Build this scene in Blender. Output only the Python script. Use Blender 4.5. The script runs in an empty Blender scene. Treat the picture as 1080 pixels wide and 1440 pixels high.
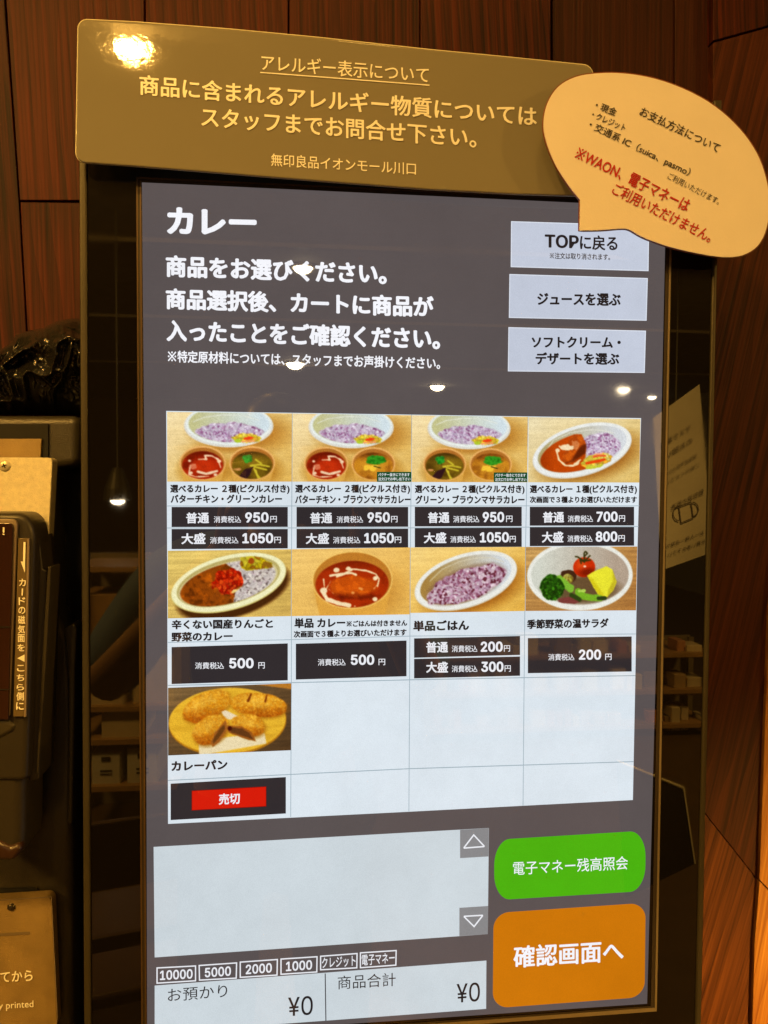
import bpy, bmesh, math, random
import numpy as np
from mathutils import noise
from mathutils import Vector, Matrix, Euler

S = bpy.context.scene
COL = S.collection
R = math.radians
random.seed(4)

# ------------------------------------------------------------------ camera
ZC = 1.30                                   # height of the display centre above the floor
F = 1120.0                                  # focal length in pixels of the 1080 x 1440 frame
CAMP = Vector((-0.07725, -0.53935, 0.09386 + ZC))
CAMR = Euler((R(90 - 2.16860), R(-0.39174), R(-6.06002)), 'XYZ')
cam = bpy.data.cameras.new('camera')
camo = bpy.data.objects.new('camera', cam)
COL.objects.link(camo)
camo.location = CAMP
camo.rotation_euler = CAMR
cam.sensor_fit = 'VERTICAL'
cam.sensor_height = 36.0
cam.lens = F / 1440 * 36.0
cam.clip_start = 0.02
cam.clip_end = 100
S.camera = camo
CM = CAMR.to_matrix()

# ------------------------------------------------------------------ world, exposure
w = bpy.data.worlds.new('World')
S.world = w
w.use_nodes = True
w.node_tree.nodes['Background'].inputs[0].default_value = (1.0, 0.55, 0.13, 1)
w.node_tree.nodes['Background'].inputs[1].default_value = 0.06
S.view_settings.view_transform = 'Standard'
S.view_settings.look = 'None'
S.view_settings.exposure = 0
S.view_settings.gamma = 1
S.cycles.use_denoising = True
S.cycles.max_bounces = 5

WARM = (1.0, 0.53, 0.10)


def area(name, loc, target, size, power, color=WARM, spread=180):
    l = bpy.data.lights.new(name, 'AREA')
    l.shape = 'DISK'
    l.size = size
    l.energy = power
    l.color = color
    l.spread = R(spread)
    o = bpy.data.objects.new(name, l)
    COL.objects.link(o)
    o.location = loc
    o.rotation_euler = (Vector(target) - Vector(loc)).to_track_quat('-Z', 'Y').to_euler()
    return o


def ray(px, py):
    d = CM @ Vector(((px - 540) / F, (720 - py) / F, -1.0))
    return d


def at(px, py, Y=0.0):
    d = ray(px, py)
    return CAMP + d * ((Y - CAMP.y) / d.y)


def mir(px, py, dist):
    """the real point, `dist` metres in front of the glass, seen mirrored in the glass at this pixel"""
    p = at(px, py, 0)
    d = ray(px, py)
    t = dist / d.y
    return Vector((p.x + d.x * t, -dist, p.z + d.z * t))


def mirz(px, py, z):
    p = at(px, py, 0)
    d = ray(px, py)
    t = (z - p.z) / d.z
    return Vector((p.x + d.x * t, -d.y * t, z))


CEIL = CAMP.z + 1.15


def signY(x):
    k = max(0.0, (330 - x) / 220.0)
    return -0.014 - 0.0022 * k * k


TOP = [(108, 27), (190, 31), (317, 40.5), (450, 53), (600, 69.5), (720, 81), (834, 92.5)]
BOT = [(106, 227.5), (190, 233.5), (272, 240), (400, 250.5), (600, 266), (720, 272.5), (837, 276)]


def sign_mirror(px, py, z):
    """where a ceiling lamp has to hang to glint on the curled card at this pixel"""
    P_ = lambda x, y: at(x, y, signY(x))
    p0 = P_(px, py)
    nn = (P_(px + 2, py) - p0).cross(P_(px, py + 2) - p0).normalized()
    d = ray(px, py).normalized()
    r_ = d - 2 * d.dot(nn) * nn
    return p0 + r_ * ((z - p0.z) / r_.z)


key = sign_mirror(186, 70, CEIL - 0.03)
area('key_lamp', key, (-0.1, 0, ZC + 0.1), 0.05, 5.6)
area('near_fill', (0.05, -0.6, CEIL - 0.06), (0.15, 0, ZC), 0.12, 3.0)  # unseen fill light added overhead to brighten the kiosk front
area('terminal_fill', (-0.75, -1.0, CEIL - 0.1), (-0.36, 0, ZC - 0.25), 0.12, 4.6, spread=80)  # fill light added to brighten the terminal casing and its plates
area('low_right_fill', (0.95, -0.9, 1.10), (0.43, 0.10, 0.84), 0.10, 1.4, spread=36)  # unseen spot added to brighten the boards at the lower right
area('notice_fill', (0.75, -0.16, CEIL - 0.05), (0.46, -0.75, ZC - 0.12), 0.12, 7, spread=26)  # added fill that lights the hanging mask notice for its mirror image
area('shelf_fill', (-1.9, -1.4, CEIL - 0.05), (-0.9, -2.7, 1.0), 0.4, 160)  # fill light added for the storage shelf, outside the mirrored view
area('far_shelf_fill', (3.0, -2.0, CEIL - 0.05), (1.6, -3.7, 1.0), 0.4, 200)  # added fill for the display shelf, kept out of the mirrored view

# ------------------------------------------------------------------ materials


def lin(c):
    o = []
    for v in c[:3]:
        v /= 255.0
        o.append(v / 12.92 if v <= 0.04045 else ((v + 0.055) / 1.055) ** 2.4)
    return (*o, 1)


def newmat(name):
    m = bpy.data.materials.new(name)
    m.use_nodes = True
    return m, m.node_tree.nodes, m.node_tree.links, m.node_tree.nodes['Principled BSDF']


def setp(b, **k):
    for n, v in k.items():
        b.inputs[n.replace('_', ' ')].default_value = v


MATS = {}


def smear(n, l, b, lo=0.012, hi=0.07):
    """finger smears: patches where the glass is a little less polished"""
    t = n.new('ShaderNodeTexCoord')
    z = n.new('ShaderNodeTexNoise')
    z.inputs['Scale'].default_value = 7
    z.inputs['Detail'].default_value = 5
    z.inputs['Distortion'].default_value = 1.2
    r = n.new('ShaderNodeMapRange')
    r.inputs['From Min'].default_value = 0.5
    r.inputs['From Max'].default_value = 0.75
    r.inputs['To Min'].default_value = lo
    r.inputs['To Max'].default_value = hi
    l.new(t.outputs['Object'], z.inputs['Vector'])
    l.new(z.outputs['Fac'], r.inputs['Value'])
    l.new(r.outputs[0], b.inputs['Roughness'])


def glow(rgb, k=1.0):
    """a patch of the lit display behind its glass"""
    key_ = ('g', tuple(rgb), k)
    if key_ in MATS:
        return MATS[key_]
    m, n, l, b = newmat('display_colour')
    b.inputs['Base Color'].default_value = (0, 0, 0, 1)
    b.inputs['Roughness'].default_value = 0.02
    b.inputs['Specular IOR Level'].default_value = 1.0
    b.inputs['Emission Color'].default_value = lin(rgb)
    b.inputs['Emission Strength'].default_value = k
    # faint unevenness of the backlight
    t = n.new('ShaderNodeTexCoord')
    z = n.new('ShaderNodeTexNoise')
    z.inputs['Scale'].default_value = 9
    z.inputs['Detail'].default_value = 6
    z.inputs['Roughness'].default_value = 0.75
    r = n.new('ShaderNodeMapRange')
    r.inputs['From Min'].default_value = 0.3
    r.inputs['From Max'].default_value = 0.7
    r.inputs['To Min'].default_value = 0.93 * k
    r.inputs['To Max'].default_value = 1.07 * k
    l.new(t.outputs['Object'], z.inputs['Vector'])
    l.new(z.outputs['Fac'], r.inputs['Value'])
    fz = n.new('ShaderNodeTexNoise')
    fz.inputs['Scale'].default_value = 1500
    fz.inputs['Detail'].default_value = 1
    l.new(t.outputs['Object'], fz.inputs['Vector'])
    fm = n.new('ShaderNodeMath')
    fm.operation = 'MULTIPLY_ADD'
    fm.inputs[1].default_value = 0.22
    fm.inputs[2].default_value = -0.11
    l.new(fz.outputs['Fac'], fm.inputs[0])
    fa = n.new('ShaderNodeMath')
    fa.operation = 'ADD'
    l.new(fm.outputs[0], fa.inputs[0])
    l.new(r.outputs[0], fa.inputs[1])
    l.new(fa.outputs[0], b.inputs['Emission Strength'])
    smear(n, l, b)
    MATS[key_] = m
    return m


def surf(name, col, rough=0.5, metal=0.0, spec=0.5, bump=0.0, bscale=300, var=0.12, vscale=12, coat=0.0, detail=4):
    m, n, l, b = newmat(name)
    b.inputs['Roughness'].default_value = rough
    b.inputs['Metallic'].default_value = metal
    b.inputs['Specular IOR Level'].default_value = spec
    b.inputs['Coat Weight'].default_value = coat
    t = n.new('ShaderNodeTexCoord')
    z = n.new('ShaderNodeTexNoise')
    z.inputs['Scale'].default_value = vscale
    z.inputs['Detail'].default_value = 6
    l.new(t.outputs['Object'], z.inputs['Vector'])
    cr = n.new('ShaderNodeValToRGB')
    cr.color_ramp.elements[0].position = 0.3
    cr.color_ramp.elements[1].position = 0.7
    cr.color_ramp.elements[0].color = tuple(c * (1 - var) for c in col[:3]) + (1,)
    cr.color_ramp.elements[1].color = tuple(min(1, c * (1 + var)) for c in col[:3]) + (1,)
    l.new(z.outputs['Fac'], cr.inputs[0])
    l.new(cr.outputs[0], b.inputs['Base Color'])
    if bump:
        z2 = n.new('ShaderNodeTexNoise')
        z2.inputs['Scale'].default_value = bscale
        z2.inputs['Detail'].default_value = detail
        l.new(t.outputs['Object'], z2.inputs['Vector'])
        bp = n.new('ShaderNodeBump')
        bp.inputs['Strength'].default_value = bump
        bp.inputs['Distance'].default_value = 0.001
        l.new(z2.outputs['Fac'], bp.inputs['Height'])
        l.new(bp.outputs[0], b.inputs['Normal'])
    return m


def wood(name, dark, light, angle=0.0, seed=0.0, knots=()):
    """softwood board: broad annual rings, fine fibre and knots the grain bends round"""
    m, n, l, b = newmat(name)
    b.inputs['Roughness'].default_value = 0.55
    b.inputs['Specular IOR Level'].default_value = 0.2
    t = n.new('ShaderNodeTexCoord')
    mp = n.new('ShaderNodeMapping')
    mp.inputs['Rotation'].default_value = (0, angle, 0)
    mp.inputs['Location'].default_value = (seed, seed * 1.7, seed * 0.6)
    l.new(t.outputs['Object'], mp.inputs['Vector'])
    # warp
    sc = n.new('ShaderNodeMapping')
    sc.inputs['Scale'].default_value = (14, 14, 2.2)
    l.new(mp.outputs[0], sc.inputs['Vector'])
    wz = n.new('ShaderNodeTexNoise')
    wz.inputs['Scale'].default_value = 1.0
    wz.inputs['Detail'].default_value = 3
    l.new(sc.outputs[0], wz.inputs['Vector'])
    wv = n.new('ShaderNodeTexWave')
    wv.wave_type = 'BANDS'
    wv.bands_direction = 'X'
    wv.wave_profile = 'SAW'
    wv.inputs['Scale'].default_value = 24
    wv.inputs['Distortion'].default_value = 0
    add = n.new('ShaderNodeVectorMath')
    add.operation = 'MULTIPLY_ADD'
    add.inputs[1].default_value = (0.055, 0.055, 0.0)
    l.new(wz.outputs['Color'], add.inputs[0])
    l.new(mp.outputs[0], add.inputs[2])
    l.new(add.outputs[0], wv.inputs['Vector'])
    fib = n.new('ShaderNodeMapping')
    fib.inputs['Scale'].default_value = (420, 420, 7)
    l.new(mp.outputs[0], fib.inputs['Vector'])
    fz = n.new('ShaderNodeTexNoise')
    fz.inputs['Scale'].default_value = 1.0
    fz.inputs['Detail'].default_value = 4
    l.new(fib.outputs[0], fz.inputs['Vector'])
    mix = n.new('ShaderNodeMath')
    mix.operation = 'MULTIPLY_ADD'
    mix.inputs[1].default_value = 0.18
    l.new(wv.outputs['Fac'], mix.inputs[0])
    m2 = n.new('ShaderNodeMath')
    m2.operation = 'MULTIPLY'
    m2.inputs[1].default_value = 0.85
    l.new(fz.outputs['Fac'], m2.inputs[0])
    l.new(m2.outputs[0], mix.inputs[2])
    big = n.new('ShaderNodeTexNoise')
    big.inputs['Scale'].default_value = 5
    l.new(mp.outputs[0], big.inputs['Vector'])
    m3 = n.new('ShaderNodeMath')
    m3.operation = 'MULTIPLY_ADD'
    m3.inputs[1].default_value = 0.5
    l.new(big.outputs['Fac'], m3.inputs[0])
    l.new(mix.outputs[0], m3.inputs[2])
    cr = n.new('ShaderNodeValToRGB')
    cr.color_ramp.elements[0].position = 0.48
    cr.color_ramp.elements[1].position = 0.98
    cr.color_ramp.elements[0].color = (*light, 1)
    cr.color_ramp.elements[1].color = (*dark, 1)
    l.new(m3.outputs[0], cr.inputs[0])
    l.new(cr.outputs[0], b.inputs['Base Color'])
    bp = n.new('ShaderNodeBump')
    bp.inputs['Strength'].default_value = 0.5
    bp.inputs['Distance'].default_value = 0.0012
    bp.invert = True
    l.new(m3.outputs[0], bp.inputs['Height'])
    l.new(bp.outputs[0], b.inputs['Normal'])
    return m


M_glass = surf('bezel_glass', (0.005, 0.004, 0.003), rough=0.03, spec=1.0, var=0.05)
_nt = M_glass.node_tree
smear(_nt.nodes, _nt.links, _nt.nodes['Principled BSDF'])
M_trim = surf('trim_metal', (0.055, 0.046, 0.028), rough=0.42, metal=0.3, bump=0.15, bscale=900)
M_body = surf('kiosk_shell', (0.03, 0.03, 0.028), rough=0.5)
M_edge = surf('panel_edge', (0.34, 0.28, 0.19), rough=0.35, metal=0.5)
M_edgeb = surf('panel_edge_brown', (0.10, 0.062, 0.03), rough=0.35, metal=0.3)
M_groove = surf('groove_dark', (0.03, 0.02, 0.012), rough=0.6)
M_shell = surf('terminal_casing', (0.036, 0.031, 0.020), rough=0.32, bump=0.35, bscale=1400, spec=0.6)
M_shell2 = surf('reader_shell', (0.028, 0.023, 0.015), rough=0.38, bump=0.2, bscale=1500)
M_black = surf('black_recess', (0.004, 0.0035, 0.003), rough=0.8)
M_plate = surf('sparkle_plate', (0.74, 0.68, 0.50), rough=0.42, metal=0.2, bump=0.8, bscale=1600, var=0.10, vscale=260)
M_plate2 = surf('brown_plate', (0.27, 0.185, 0.07), rough=0.42, metal=0.1, bump=0.5, bscale=1500, var=0.16, vscale=60)
M_beige = surf('beige_rim', (0.22, 0.17, 0.125), rough=0.45)
M_redbrown = surf('reader_window', (0.028, 0.011, 0.007), rough=0.12, spec=0.8)
M_strip = surf('strip_label', (0.12, 0.085, 0.035), rough=0.4)
M_white = surf('white_print', (0.93, 0.90, 0.78), rough=0.5, var=0.03)
M_screw = surf('screw_steel', (0.72, 0.66, 0.48), rough=0.35, metal=0.35)
M_sign = surf('laminated_olive_card', (0.22, 0.205, 0.165), rough=0.032, spec=0.4, coat=0.0, var=0.025, vscale=8, bump=0.035, bscale=120, detail=3)
M_signtxt = surf('cream_print', (0.93, 0.93, 0.92), rough=0.3, var=0.02)
M_signedge = surf('laminate_edge', (0.62, 0.58, 0.44), rough=0.3)
M_balloon = surf('cream_card', (0.84, 0.79, 0.82), rough=0.55, var=0.025, vscale=30, bump=0.15, bscale=700)
M_balloonedge = surf('rust_card_edge', (0.20, 0.055, 0.02), rough=0.5)
M_ink = surf('black_ink', (0.035, 0.03, 0.03), rough=0.5)
M_red = surf('red_ink', (0.50, 0.015, 0.02), rough=0.5)
M_bag = surf('black_plastic_film', (0.012, 0.011, 0.010), rough=0.13, spec=0.9, bump=0.4, bscale=120)
M_paper = surf('notice_paper', (0.23, 0.22, 0.19), rough=0.6)
M_wall = surf('wall_backing', (0.02, 0.012, 0.008), rough=0.9)

# ------------------------------------------------------------------ object helpers


class Ctx:
    loc = Vector((0, 0, 0))


def empty(name, loc, label, cat, group=None):
    o = bpy.data.objects.new(name, None)
    COL.objects.link(o)
    o.location = loc
    o.empty_display_size = 0.1
    o['label'] = label
    o['category'] = cat
    if group:
        o['group'] = group
    Ctx.loc = Vector(loc)
    return o


def tag(o, label, cat, group=None):
    o['label'] = label
    o['category'] = cat
    if group:
        o['group'] = group
    return o


def root_of(p):
    while p.parent:
        p = p.parent
    return p


def link(name, verts, faces, mat, parent=None, smooth=False, label=None, origin=None):
    """verts in world coordinates"""
    if parent is not None:
        off = Vector(root_of(parent).location)
    else:
        off = Vector(origin) if origin is not None else sum((Vector(v) for v in verts), Vector()) / len(verts)
    me = bpy.data.meshes.new(name)
    me.from_pydata([Vector(v) - off for v in verts], [], faces)
    me.update()
    if smooth:
        for p in me.polygons:
            p.use_smooth = True
    if mat is not None:
        me.materials.append(mat)
    o = bpy.data.objects.new(name, me)
    COL.objects.link(o)
    if parent is not None:
        o.parent = parent
    else:
        o.location = off
    if label:
        o['label'] = label
    return o


def bevel(o, wdt, seg=2):
    b = o.modifiers.new('bevel', 'BEVEL')
    b.width = wdt
    b.segments = seg
    b.limit_method = 'ANGLE'
    b.angle_limit = R(50)
    for p in o.data.polygons:
        p.use_smooth = True
    wn = o.modifiers.new('wn', 'WEIGHTED_NORMAL')
    wn.keep_sharp = True
    return o


def slab(name, pts, Y, t, mat, parent=None, bev=0.0, label=None):
    """pts: outline in frame pixels, clockwise from top left, cast on the plane y=Y; body goes back by t"""
    f = [at(x, y, Y) for x, y in pts]
    k = [p + Vector((0, t, 0)) for p in f]
    n = len(f)
    faces = [tuple(range(n - 1, -1, -1)), tuple(range(n, 2 * n))]
    # front faces -y
    for i in range(n):
        j = (i + 1) % n
        faces.append((i, j, n + j, n + i))
    o = link(name, f + k, faces, mat, parent, label=label)
    bm = bmesh.new()
    bm.from_mesh(o.data)
    bmesh.ops.recalc_face_normals(bm, faces=bm.faces)
    bm.to_mesh(o.data)
    bm.free()
    if bev:
        bevel(o, bev)
    return o


def flat(name, pts, Y, mat, parent=None, label=None):
    f = [at(x, y, Y) for x, y in pts]
    return link(name, f, [tuple(range(len(f) - 1, -1, -1))], mat, parent, label=label)


def rquad(q, rx, ry=None, seg=8, which=(1, 1, 1, 1)):
    """quad TL TR BR BL in pixels with rounded corners"""
    ry = rx if ry is None else ry
    q = [Vector((p[0], p[1])) for p in q]
    wdt = (q[1] - q[0]).length
    h = (q[3] - q[0]).length
    rows = []
    spec = [(0, 0, 180, 270), (1, 0, 270, 360), (1, 1, 0, 90), (0, 1, 90, 180)]
    for k, (cu, cv, a0, a1) in enumerate(spec):
        if not which[k]:
            rows.append((cu, cv))
            continue
        u0 = rx / wdt if cu == 0 else 1 - rx / wdt
        v0 = ry / h if cv == 0 else 1 - ry / h
        for i in range(seg + 1):
            a = R(a0 + (a1 - a0) * i / seg)
            rows.append((u0 + math.cos(a) * rx / wdt, v0 + math.sin(a) * ry / h))
    out = []
    for u, v in rows:
        p = q[0] * (1 - u) * (1 - v) + q[1] * u * (1 - v) + q[2] * u * v + q[3] * (1 - u) * v
        out.append((p.x, p.y))
    return out


def outline(name, q, wpx, Y, mat, parent, label=None):
    """thin frame along the quad q"""
    q = [Vector(p) for p in q]
    c = sum(q, Vector((0, 0))) / 4
    verts, faces = [], []
    inner = []
    for i in range(len(q)):
        a, b_, d = q[i - 1], q[i], q[(i + 1) % len(q)]
        e1 = (b_ - a).normalized()
        e2 = (d - b_).normalized()
        n1 = Vector((-e1.y, e1.x))
        n2 = Vector((-e2.y, e2.x))
        if n1.dot(c - b_) < 0:
            n1 = -n1
        if n2.dot(c - b_) < 0:
            n2 = -n2
        m_ = (n1 + n2) / (1 + n1.dot(n2))
        inner.append(b_ + m_ * wpx)
    n = len(q)
    verts = [at(p.x, p.y, Y) for p in q] + [at(p.x, p.y, Y) for p in inner]
    for i in range(n):
        j = (i + 1) % n
        faces.append((n + i, n + j, j, i))
    return link(name, verts, faces, mat, parent, label=label)


_font = {}
try:                                        # Blender's own bundled interface face
    INTER = bpy.data.fonts.load(bpy.utils.system_resource('DATAFILES') + '/fonts/Inter.woff2')
except Exception:
    INTER = None


def glyphs(s, off=0.0, res=3):
    """triangulated lettering in its own units"""
    k = (s, off, res)
    if k in _font:
        return _font[k]
    if s[0] == '※':                        # reference mark: a cross of two strokes with four dots
        v0, f0 = glyphs(s[1:], off, res)
        v1, f1 = glyphs('あ' + s[1:], off, res)
        em = v1[:, 0].max() - v0[:, 0].max()
        mid = (v0[:, 1].min() + v0[:, 1].max()) / 2
        e, V_, F_ = em, [], []
        for a in (45, 135):
            c_, s_ = math.cos(R(a)), math.sin(R(a))
            b0 = len(V_)
            for p_, q_ in ((-.5, -.035), (.5, -.035), (.5, .035), (-.5, .035)):
                V_.append((e * (.5 + p_ * c_ - q_ * s_), mid + e * (p_ * s_ + q_ * c_)))
            F_.append((b0, b0 + 1, b0 + 2, b0 + 3))
        for dx, dy in ((.32, 0), (-.32, 0), (0, .32), (0, -.32)):
            b0 = len(V_)
            for i in range(6):
                V_.append((e * (.5 + dx + .062 * math.cos(i * math.pi / 3)), mid + e * (dy + .062 * math.sin(i * math.pi / 3))))
            F_.append(tuple(range(b0, b0 + 6)))
        nb = len(V_)
        v = np.concatenate([np.array(V_), v0 + np.array([[em, 0]])])
        f = F_ + [tuple(i + nb for i in p_) for p_ in f0]
        _font[k] = (v, f)
        return v, f
    cu = bpy.data.curves.new('t', 'FONT')
    cu.body = s
    if INTER and all(ord(c_) < 256 for c_ in s) and ' ' not in s:
        cu.font = INTER
    cu.resolution_u = res
    cu.offset = off
    cu.dimensions = '2D'
    cu.fill_mode = 'FRONT'
    o = bpy.data.objects.new('t', cu)
    COL.objects.link(o)
    dg = bpy.context.evaluated_depsgraph_get()
    me = o.evaluated_get(dg).to_mesh()
    v = np.array([(a.co.x, a.co.y) for a in me.vertices])
    f = [tuple(p.vertices) for p in me.polygons]
    nz = sum(p.normal.z for p in me.polygons)
    if nz < 0:
        f = [p[::-1] for p in f]
    o.to_mesh_clear()
    bpy.data.objects.remove(o)
    bpy.data.curves.remove(cu)
    _font[k] = (v, f)
    return v, f


def text(s, x0, y0, x1, y1, h, Y, mat, parent, bold=0.0, perp=False, name='lettering', proj=None, res=3, lean=0.0, label=None):
    """centre line from (x0,y0) to (x1,y1) in frame pixels, height h"""
    v, f = glyphs(s, 0.0, res)
    mn, mx = v.min(0), v.max(0)
    sx = (v[:, 0] - mn[0]) / (mx[0] - mn[0])
    st = (v[:, 1] - mn[1]) / (mx[1] - mn[1]) - 0.5
    d = Vector((x1 - x0, y1 - y0)).normalized()
    up = Vector((d.y, -d.x)) if perp else Vector((lean, -1))
    P = []
    pr = proj or (lambda a, b: at(a, b, Y))
    Q = []
    wpx = math.hypot(x1 - x0, y1 - y0) / (mx[0] - mn[0])          # pixels per em, across
    hpx = h / (mx[1] - mn[1])
    bx_, by_ = bold * wpx, bold * hpx * 0.75
    nl = 0 if not bold else (4 if bold < 0.02 else 8)
    lay_ = [(math.cos(R(45 + 360 * i_ / nl)), math.sin(R(45 + 360 * i_ / nl))) for i_ in range(nl)] + [(0, 0)]
    kx = 1 - 2 * bx_ / max(1e-6, math.hypot(x1 - x0, y1 - y0))
    ky = 1 - 2 * by_ / h
    nv = len(v)
    for li, (lx, ly) in enumerate(lay_):
        for a, b_ in zip(sx, st):
            a = 0.5 + (a - 0.5) * kx
            b_ = b_ * ky
            q = pr(x0 + (x1 - x0) * a + up.x * (h * b_ + ly * by_) + d.x * lx * bx_, y0 + (y1 - y0) * a + up.y * (h * b_ + ly * by_) + d.y * lx * bx_)
            P.append(q + Vector((0, -0.000008 * li, 0)))
        Q += [tuple(i + li * nv for i in p_) for p_ in f]
    return link(name, P, Q, mat, parent, label=label or None)


# ------------------------------------------------------------------ the timber wall behind
WY = 0.13
wall = bpy.data.objects.new('wall', None)
me_w = None
wall = link('wall', [Vector((x, y, z)) for x in (-1.3, 1.0) for y in (WY + 0.035, WY + 0.08) for z in (0, CEIL)],
            [(0, 1, 3, 2), (4, 6, 7, 5), (0, 4, 5, 1), (2, 3, 7, 6), (0, 2, 6, 4), (1, 5, 7, 3)], M_wall,
            origin=(0, WY, 0))
wall['kind'] = 'structure'

W_red = [wood('stained_board', (0.014, 0.0024, 0.0012), (0.105, 0.0165, 0.005), angle=a, seed=s)
         for a, s in ((0.07, 0.3), (0.05, 2.1), (0.02, 4.4))]
W_dk = [wood('dark_stained_board', (0.018, 0.0045, 0.002), (0.055, 0.013, 0.006), angle=a, seed=s)
        for a, s in ((0.01, 7.7), (0.0, 9.2))]
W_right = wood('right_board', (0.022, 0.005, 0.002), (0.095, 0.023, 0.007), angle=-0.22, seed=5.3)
W_right2 = wood('lower_right_board', (0.04, 0.010, 0.003), (0.17, 0.052, 0.012), angle=-0.27, seed=12.3)  # lighter tone than the board above: stronger light put into the colour
W_lit = wood('lit_board', (0.22, 0.07, 0.014), (0.50, 0.235, 0.05), angle=-0.15, seed=3.9)  # same timber where light strikes it, brightness painted into the wood colour


def plank(pts, Y, mat, label=None, t=0.03):
    return slab('wood_plank', pts, Y, t, mat, wall, bev=0.0006, label=label)


plank([(-70, -40), (3, -40), (26.5, 283), (37, 470), (62, 800), (-70, 800)], WY + 0.004, W_red[0])
plank([(6, -40), (202, -40), (204, 281.5), (28, 281.5)], WY, W_red[1])
plank([(28.5, 284), (204, 286), (206, 800), (64, 800), (39, 470)], WY + 0.001, W_red[2])
plank([(204.5, -40), (405, -40), (405, 560), (206, 560)], WY + 0.002, W_red[1])
plank([(407, -40), (590, -40), (590, 560), (407, 560)], WY + 0.001, W_red[2])
plank([(591.5, -40), (774, -40), (776, 560), (591.5, 560)], WY + 0.0015, W_red[0])
plank([(777, -40), (948, -40), (946, 560), (779, 560)], WY + 0.012, W_dk[0])
plank([(949.5, -40), (1001, -40), (1001, 560), (948, 560)], WY + 0.010, W_dk[1])
plank([(1003, -40), (1130, -40), (1130, 22), (1003, 57)], WY, W_red[0])
plank([(1003, 60), (1130, 25), (1130, 640), (1100, 800), (1072, 1180), (1066, 1238), (1028, 1190), (940, 1078), (940, 560), (1003, 560)],
      WY + 0.001, W_right)
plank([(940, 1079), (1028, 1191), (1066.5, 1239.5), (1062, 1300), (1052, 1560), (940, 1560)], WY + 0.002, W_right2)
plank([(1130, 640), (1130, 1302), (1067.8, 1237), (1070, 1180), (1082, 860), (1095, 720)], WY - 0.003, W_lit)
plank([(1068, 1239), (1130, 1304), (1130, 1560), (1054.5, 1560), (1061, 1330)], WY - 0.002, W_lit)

# ------------------------------------------------------------------ the ordering kiosk
kio = empty('ordering_kiosk', (0, 0, 0), 'tall black self-service ordering kiosk with a lit Japanese curry menu on its screen', 'kiosk')
GY = 0.0


def xz(x0, x1, z0, z1, Y, t, name, mat, par, bev=0.0, label=None):
    v = [Vector((x, y, z)) for x in (x0, x1) for y in (Y, Y + t) for z in (z0, z1)]
    fs = [(0, 1, 3, 2), (4, 6, 7, 5), (0, 4, 5, 1), (2, 3, 7, 6), (0, 2, 6, 4), (1, 5, 7, 3)]
    o = link(name, v, fs, mat, par, label=label)
    bm = bmesh.new()
    bm.from_mesh(o.data)
    bmesh.ops.recalc_face_normals(bm, faces=bm.faces)
    bm.to_mesh(o.data)
    bm.free()
    if bev:
        bevel(o, bev)
    return o


gl = [(122.5, 140), (1003, 150), (1003, 300), (991.5, 840), (977, 1440), (975, 1540), (130.5, 1540), (129, 1440), (124, 600)]
bl, br_ = at(131, 1540), at(976, 1540)
slab('bezel_glass', gl, GY, 0.004, M_glass, kio, bev=0.0006, label='glossy black glass face round the display')
slab('trim', [(110, 136), (121.5, 136), (123, 600), (128, 1440), (129.5, 1540), (119, 1540), (122 - 4, 1440), (113, 600)],
     GY - 0.0015, 0.06, M_trim, kio, bev=0.0012)
slab('trim', [(1004.5, 140), (1016, 140), (1009.5, 360), (999.5, 840), (986.5, 1440), (984, 1540), (976.5, 1540), (978.5, 1440), (993, 840), (1003.8, 320)],
     GY - 0.0015, 0.06, M_trim, kio, bev=0.0012)
a_ = at(113, 136)
b_ = at(986, 1540)
xz(at(120, 900).x, at(990, 900).x, 0.02, at(540, 142).z, GY + 0.0045, 0.075, 'body', M_body, kio, 0.002)
xz(at(60, 900).x, at(1050, 900).x, 0.0, 0.02, GY - 0.12, 0.24, 'base_plate', M_body, kio, 0.003)
xz(bl.x, br_.x, 0.02, bl.z - 0.003, GY, 0.004, 'lower_panel', M_body, kio, 0.001)

# raised edge of the touch panel
outline('screen_frame', [(191.5, 248.5), (945.5, 284), (946, 300), (923.5, 1422.5), (199, 1474)], 8.5, GY - 0.0004, M_groove, kio)
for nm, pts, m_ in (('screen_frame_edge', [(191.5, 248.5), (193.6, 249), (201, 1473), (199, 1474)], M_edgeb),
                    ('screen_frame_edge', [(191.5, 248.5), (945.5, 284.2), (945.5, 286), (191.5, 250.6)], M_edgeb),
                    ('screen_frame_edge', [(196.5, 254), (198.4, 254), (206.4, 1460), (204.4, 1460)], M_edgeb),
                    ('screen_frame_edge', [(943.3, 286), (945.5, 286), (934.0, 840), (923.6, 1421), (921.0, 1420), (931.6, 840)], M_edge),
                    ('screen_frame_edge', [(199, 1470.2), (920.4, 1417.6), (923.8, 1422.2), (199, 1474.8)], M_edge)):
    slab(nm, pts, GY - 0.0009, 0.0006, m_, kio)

L0 = GY - 0.0006
disp = flat('display', [(199.5, 256.5), (936.5, 291), (924.5, 850), (910, 1411.5), (207, 1459), (205, 850)], L0, glow((90, 82, 82)), kio,
            label='lit dark grey display showing the curry menu')


def lay(k):
    return L0 - 0.00018 * k


_W = (203, 212, 226)
TX = glow((245, 246, 252))
DK = glow((50, 44, 46))
BLK = glow((38, 32, 32))

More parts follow.
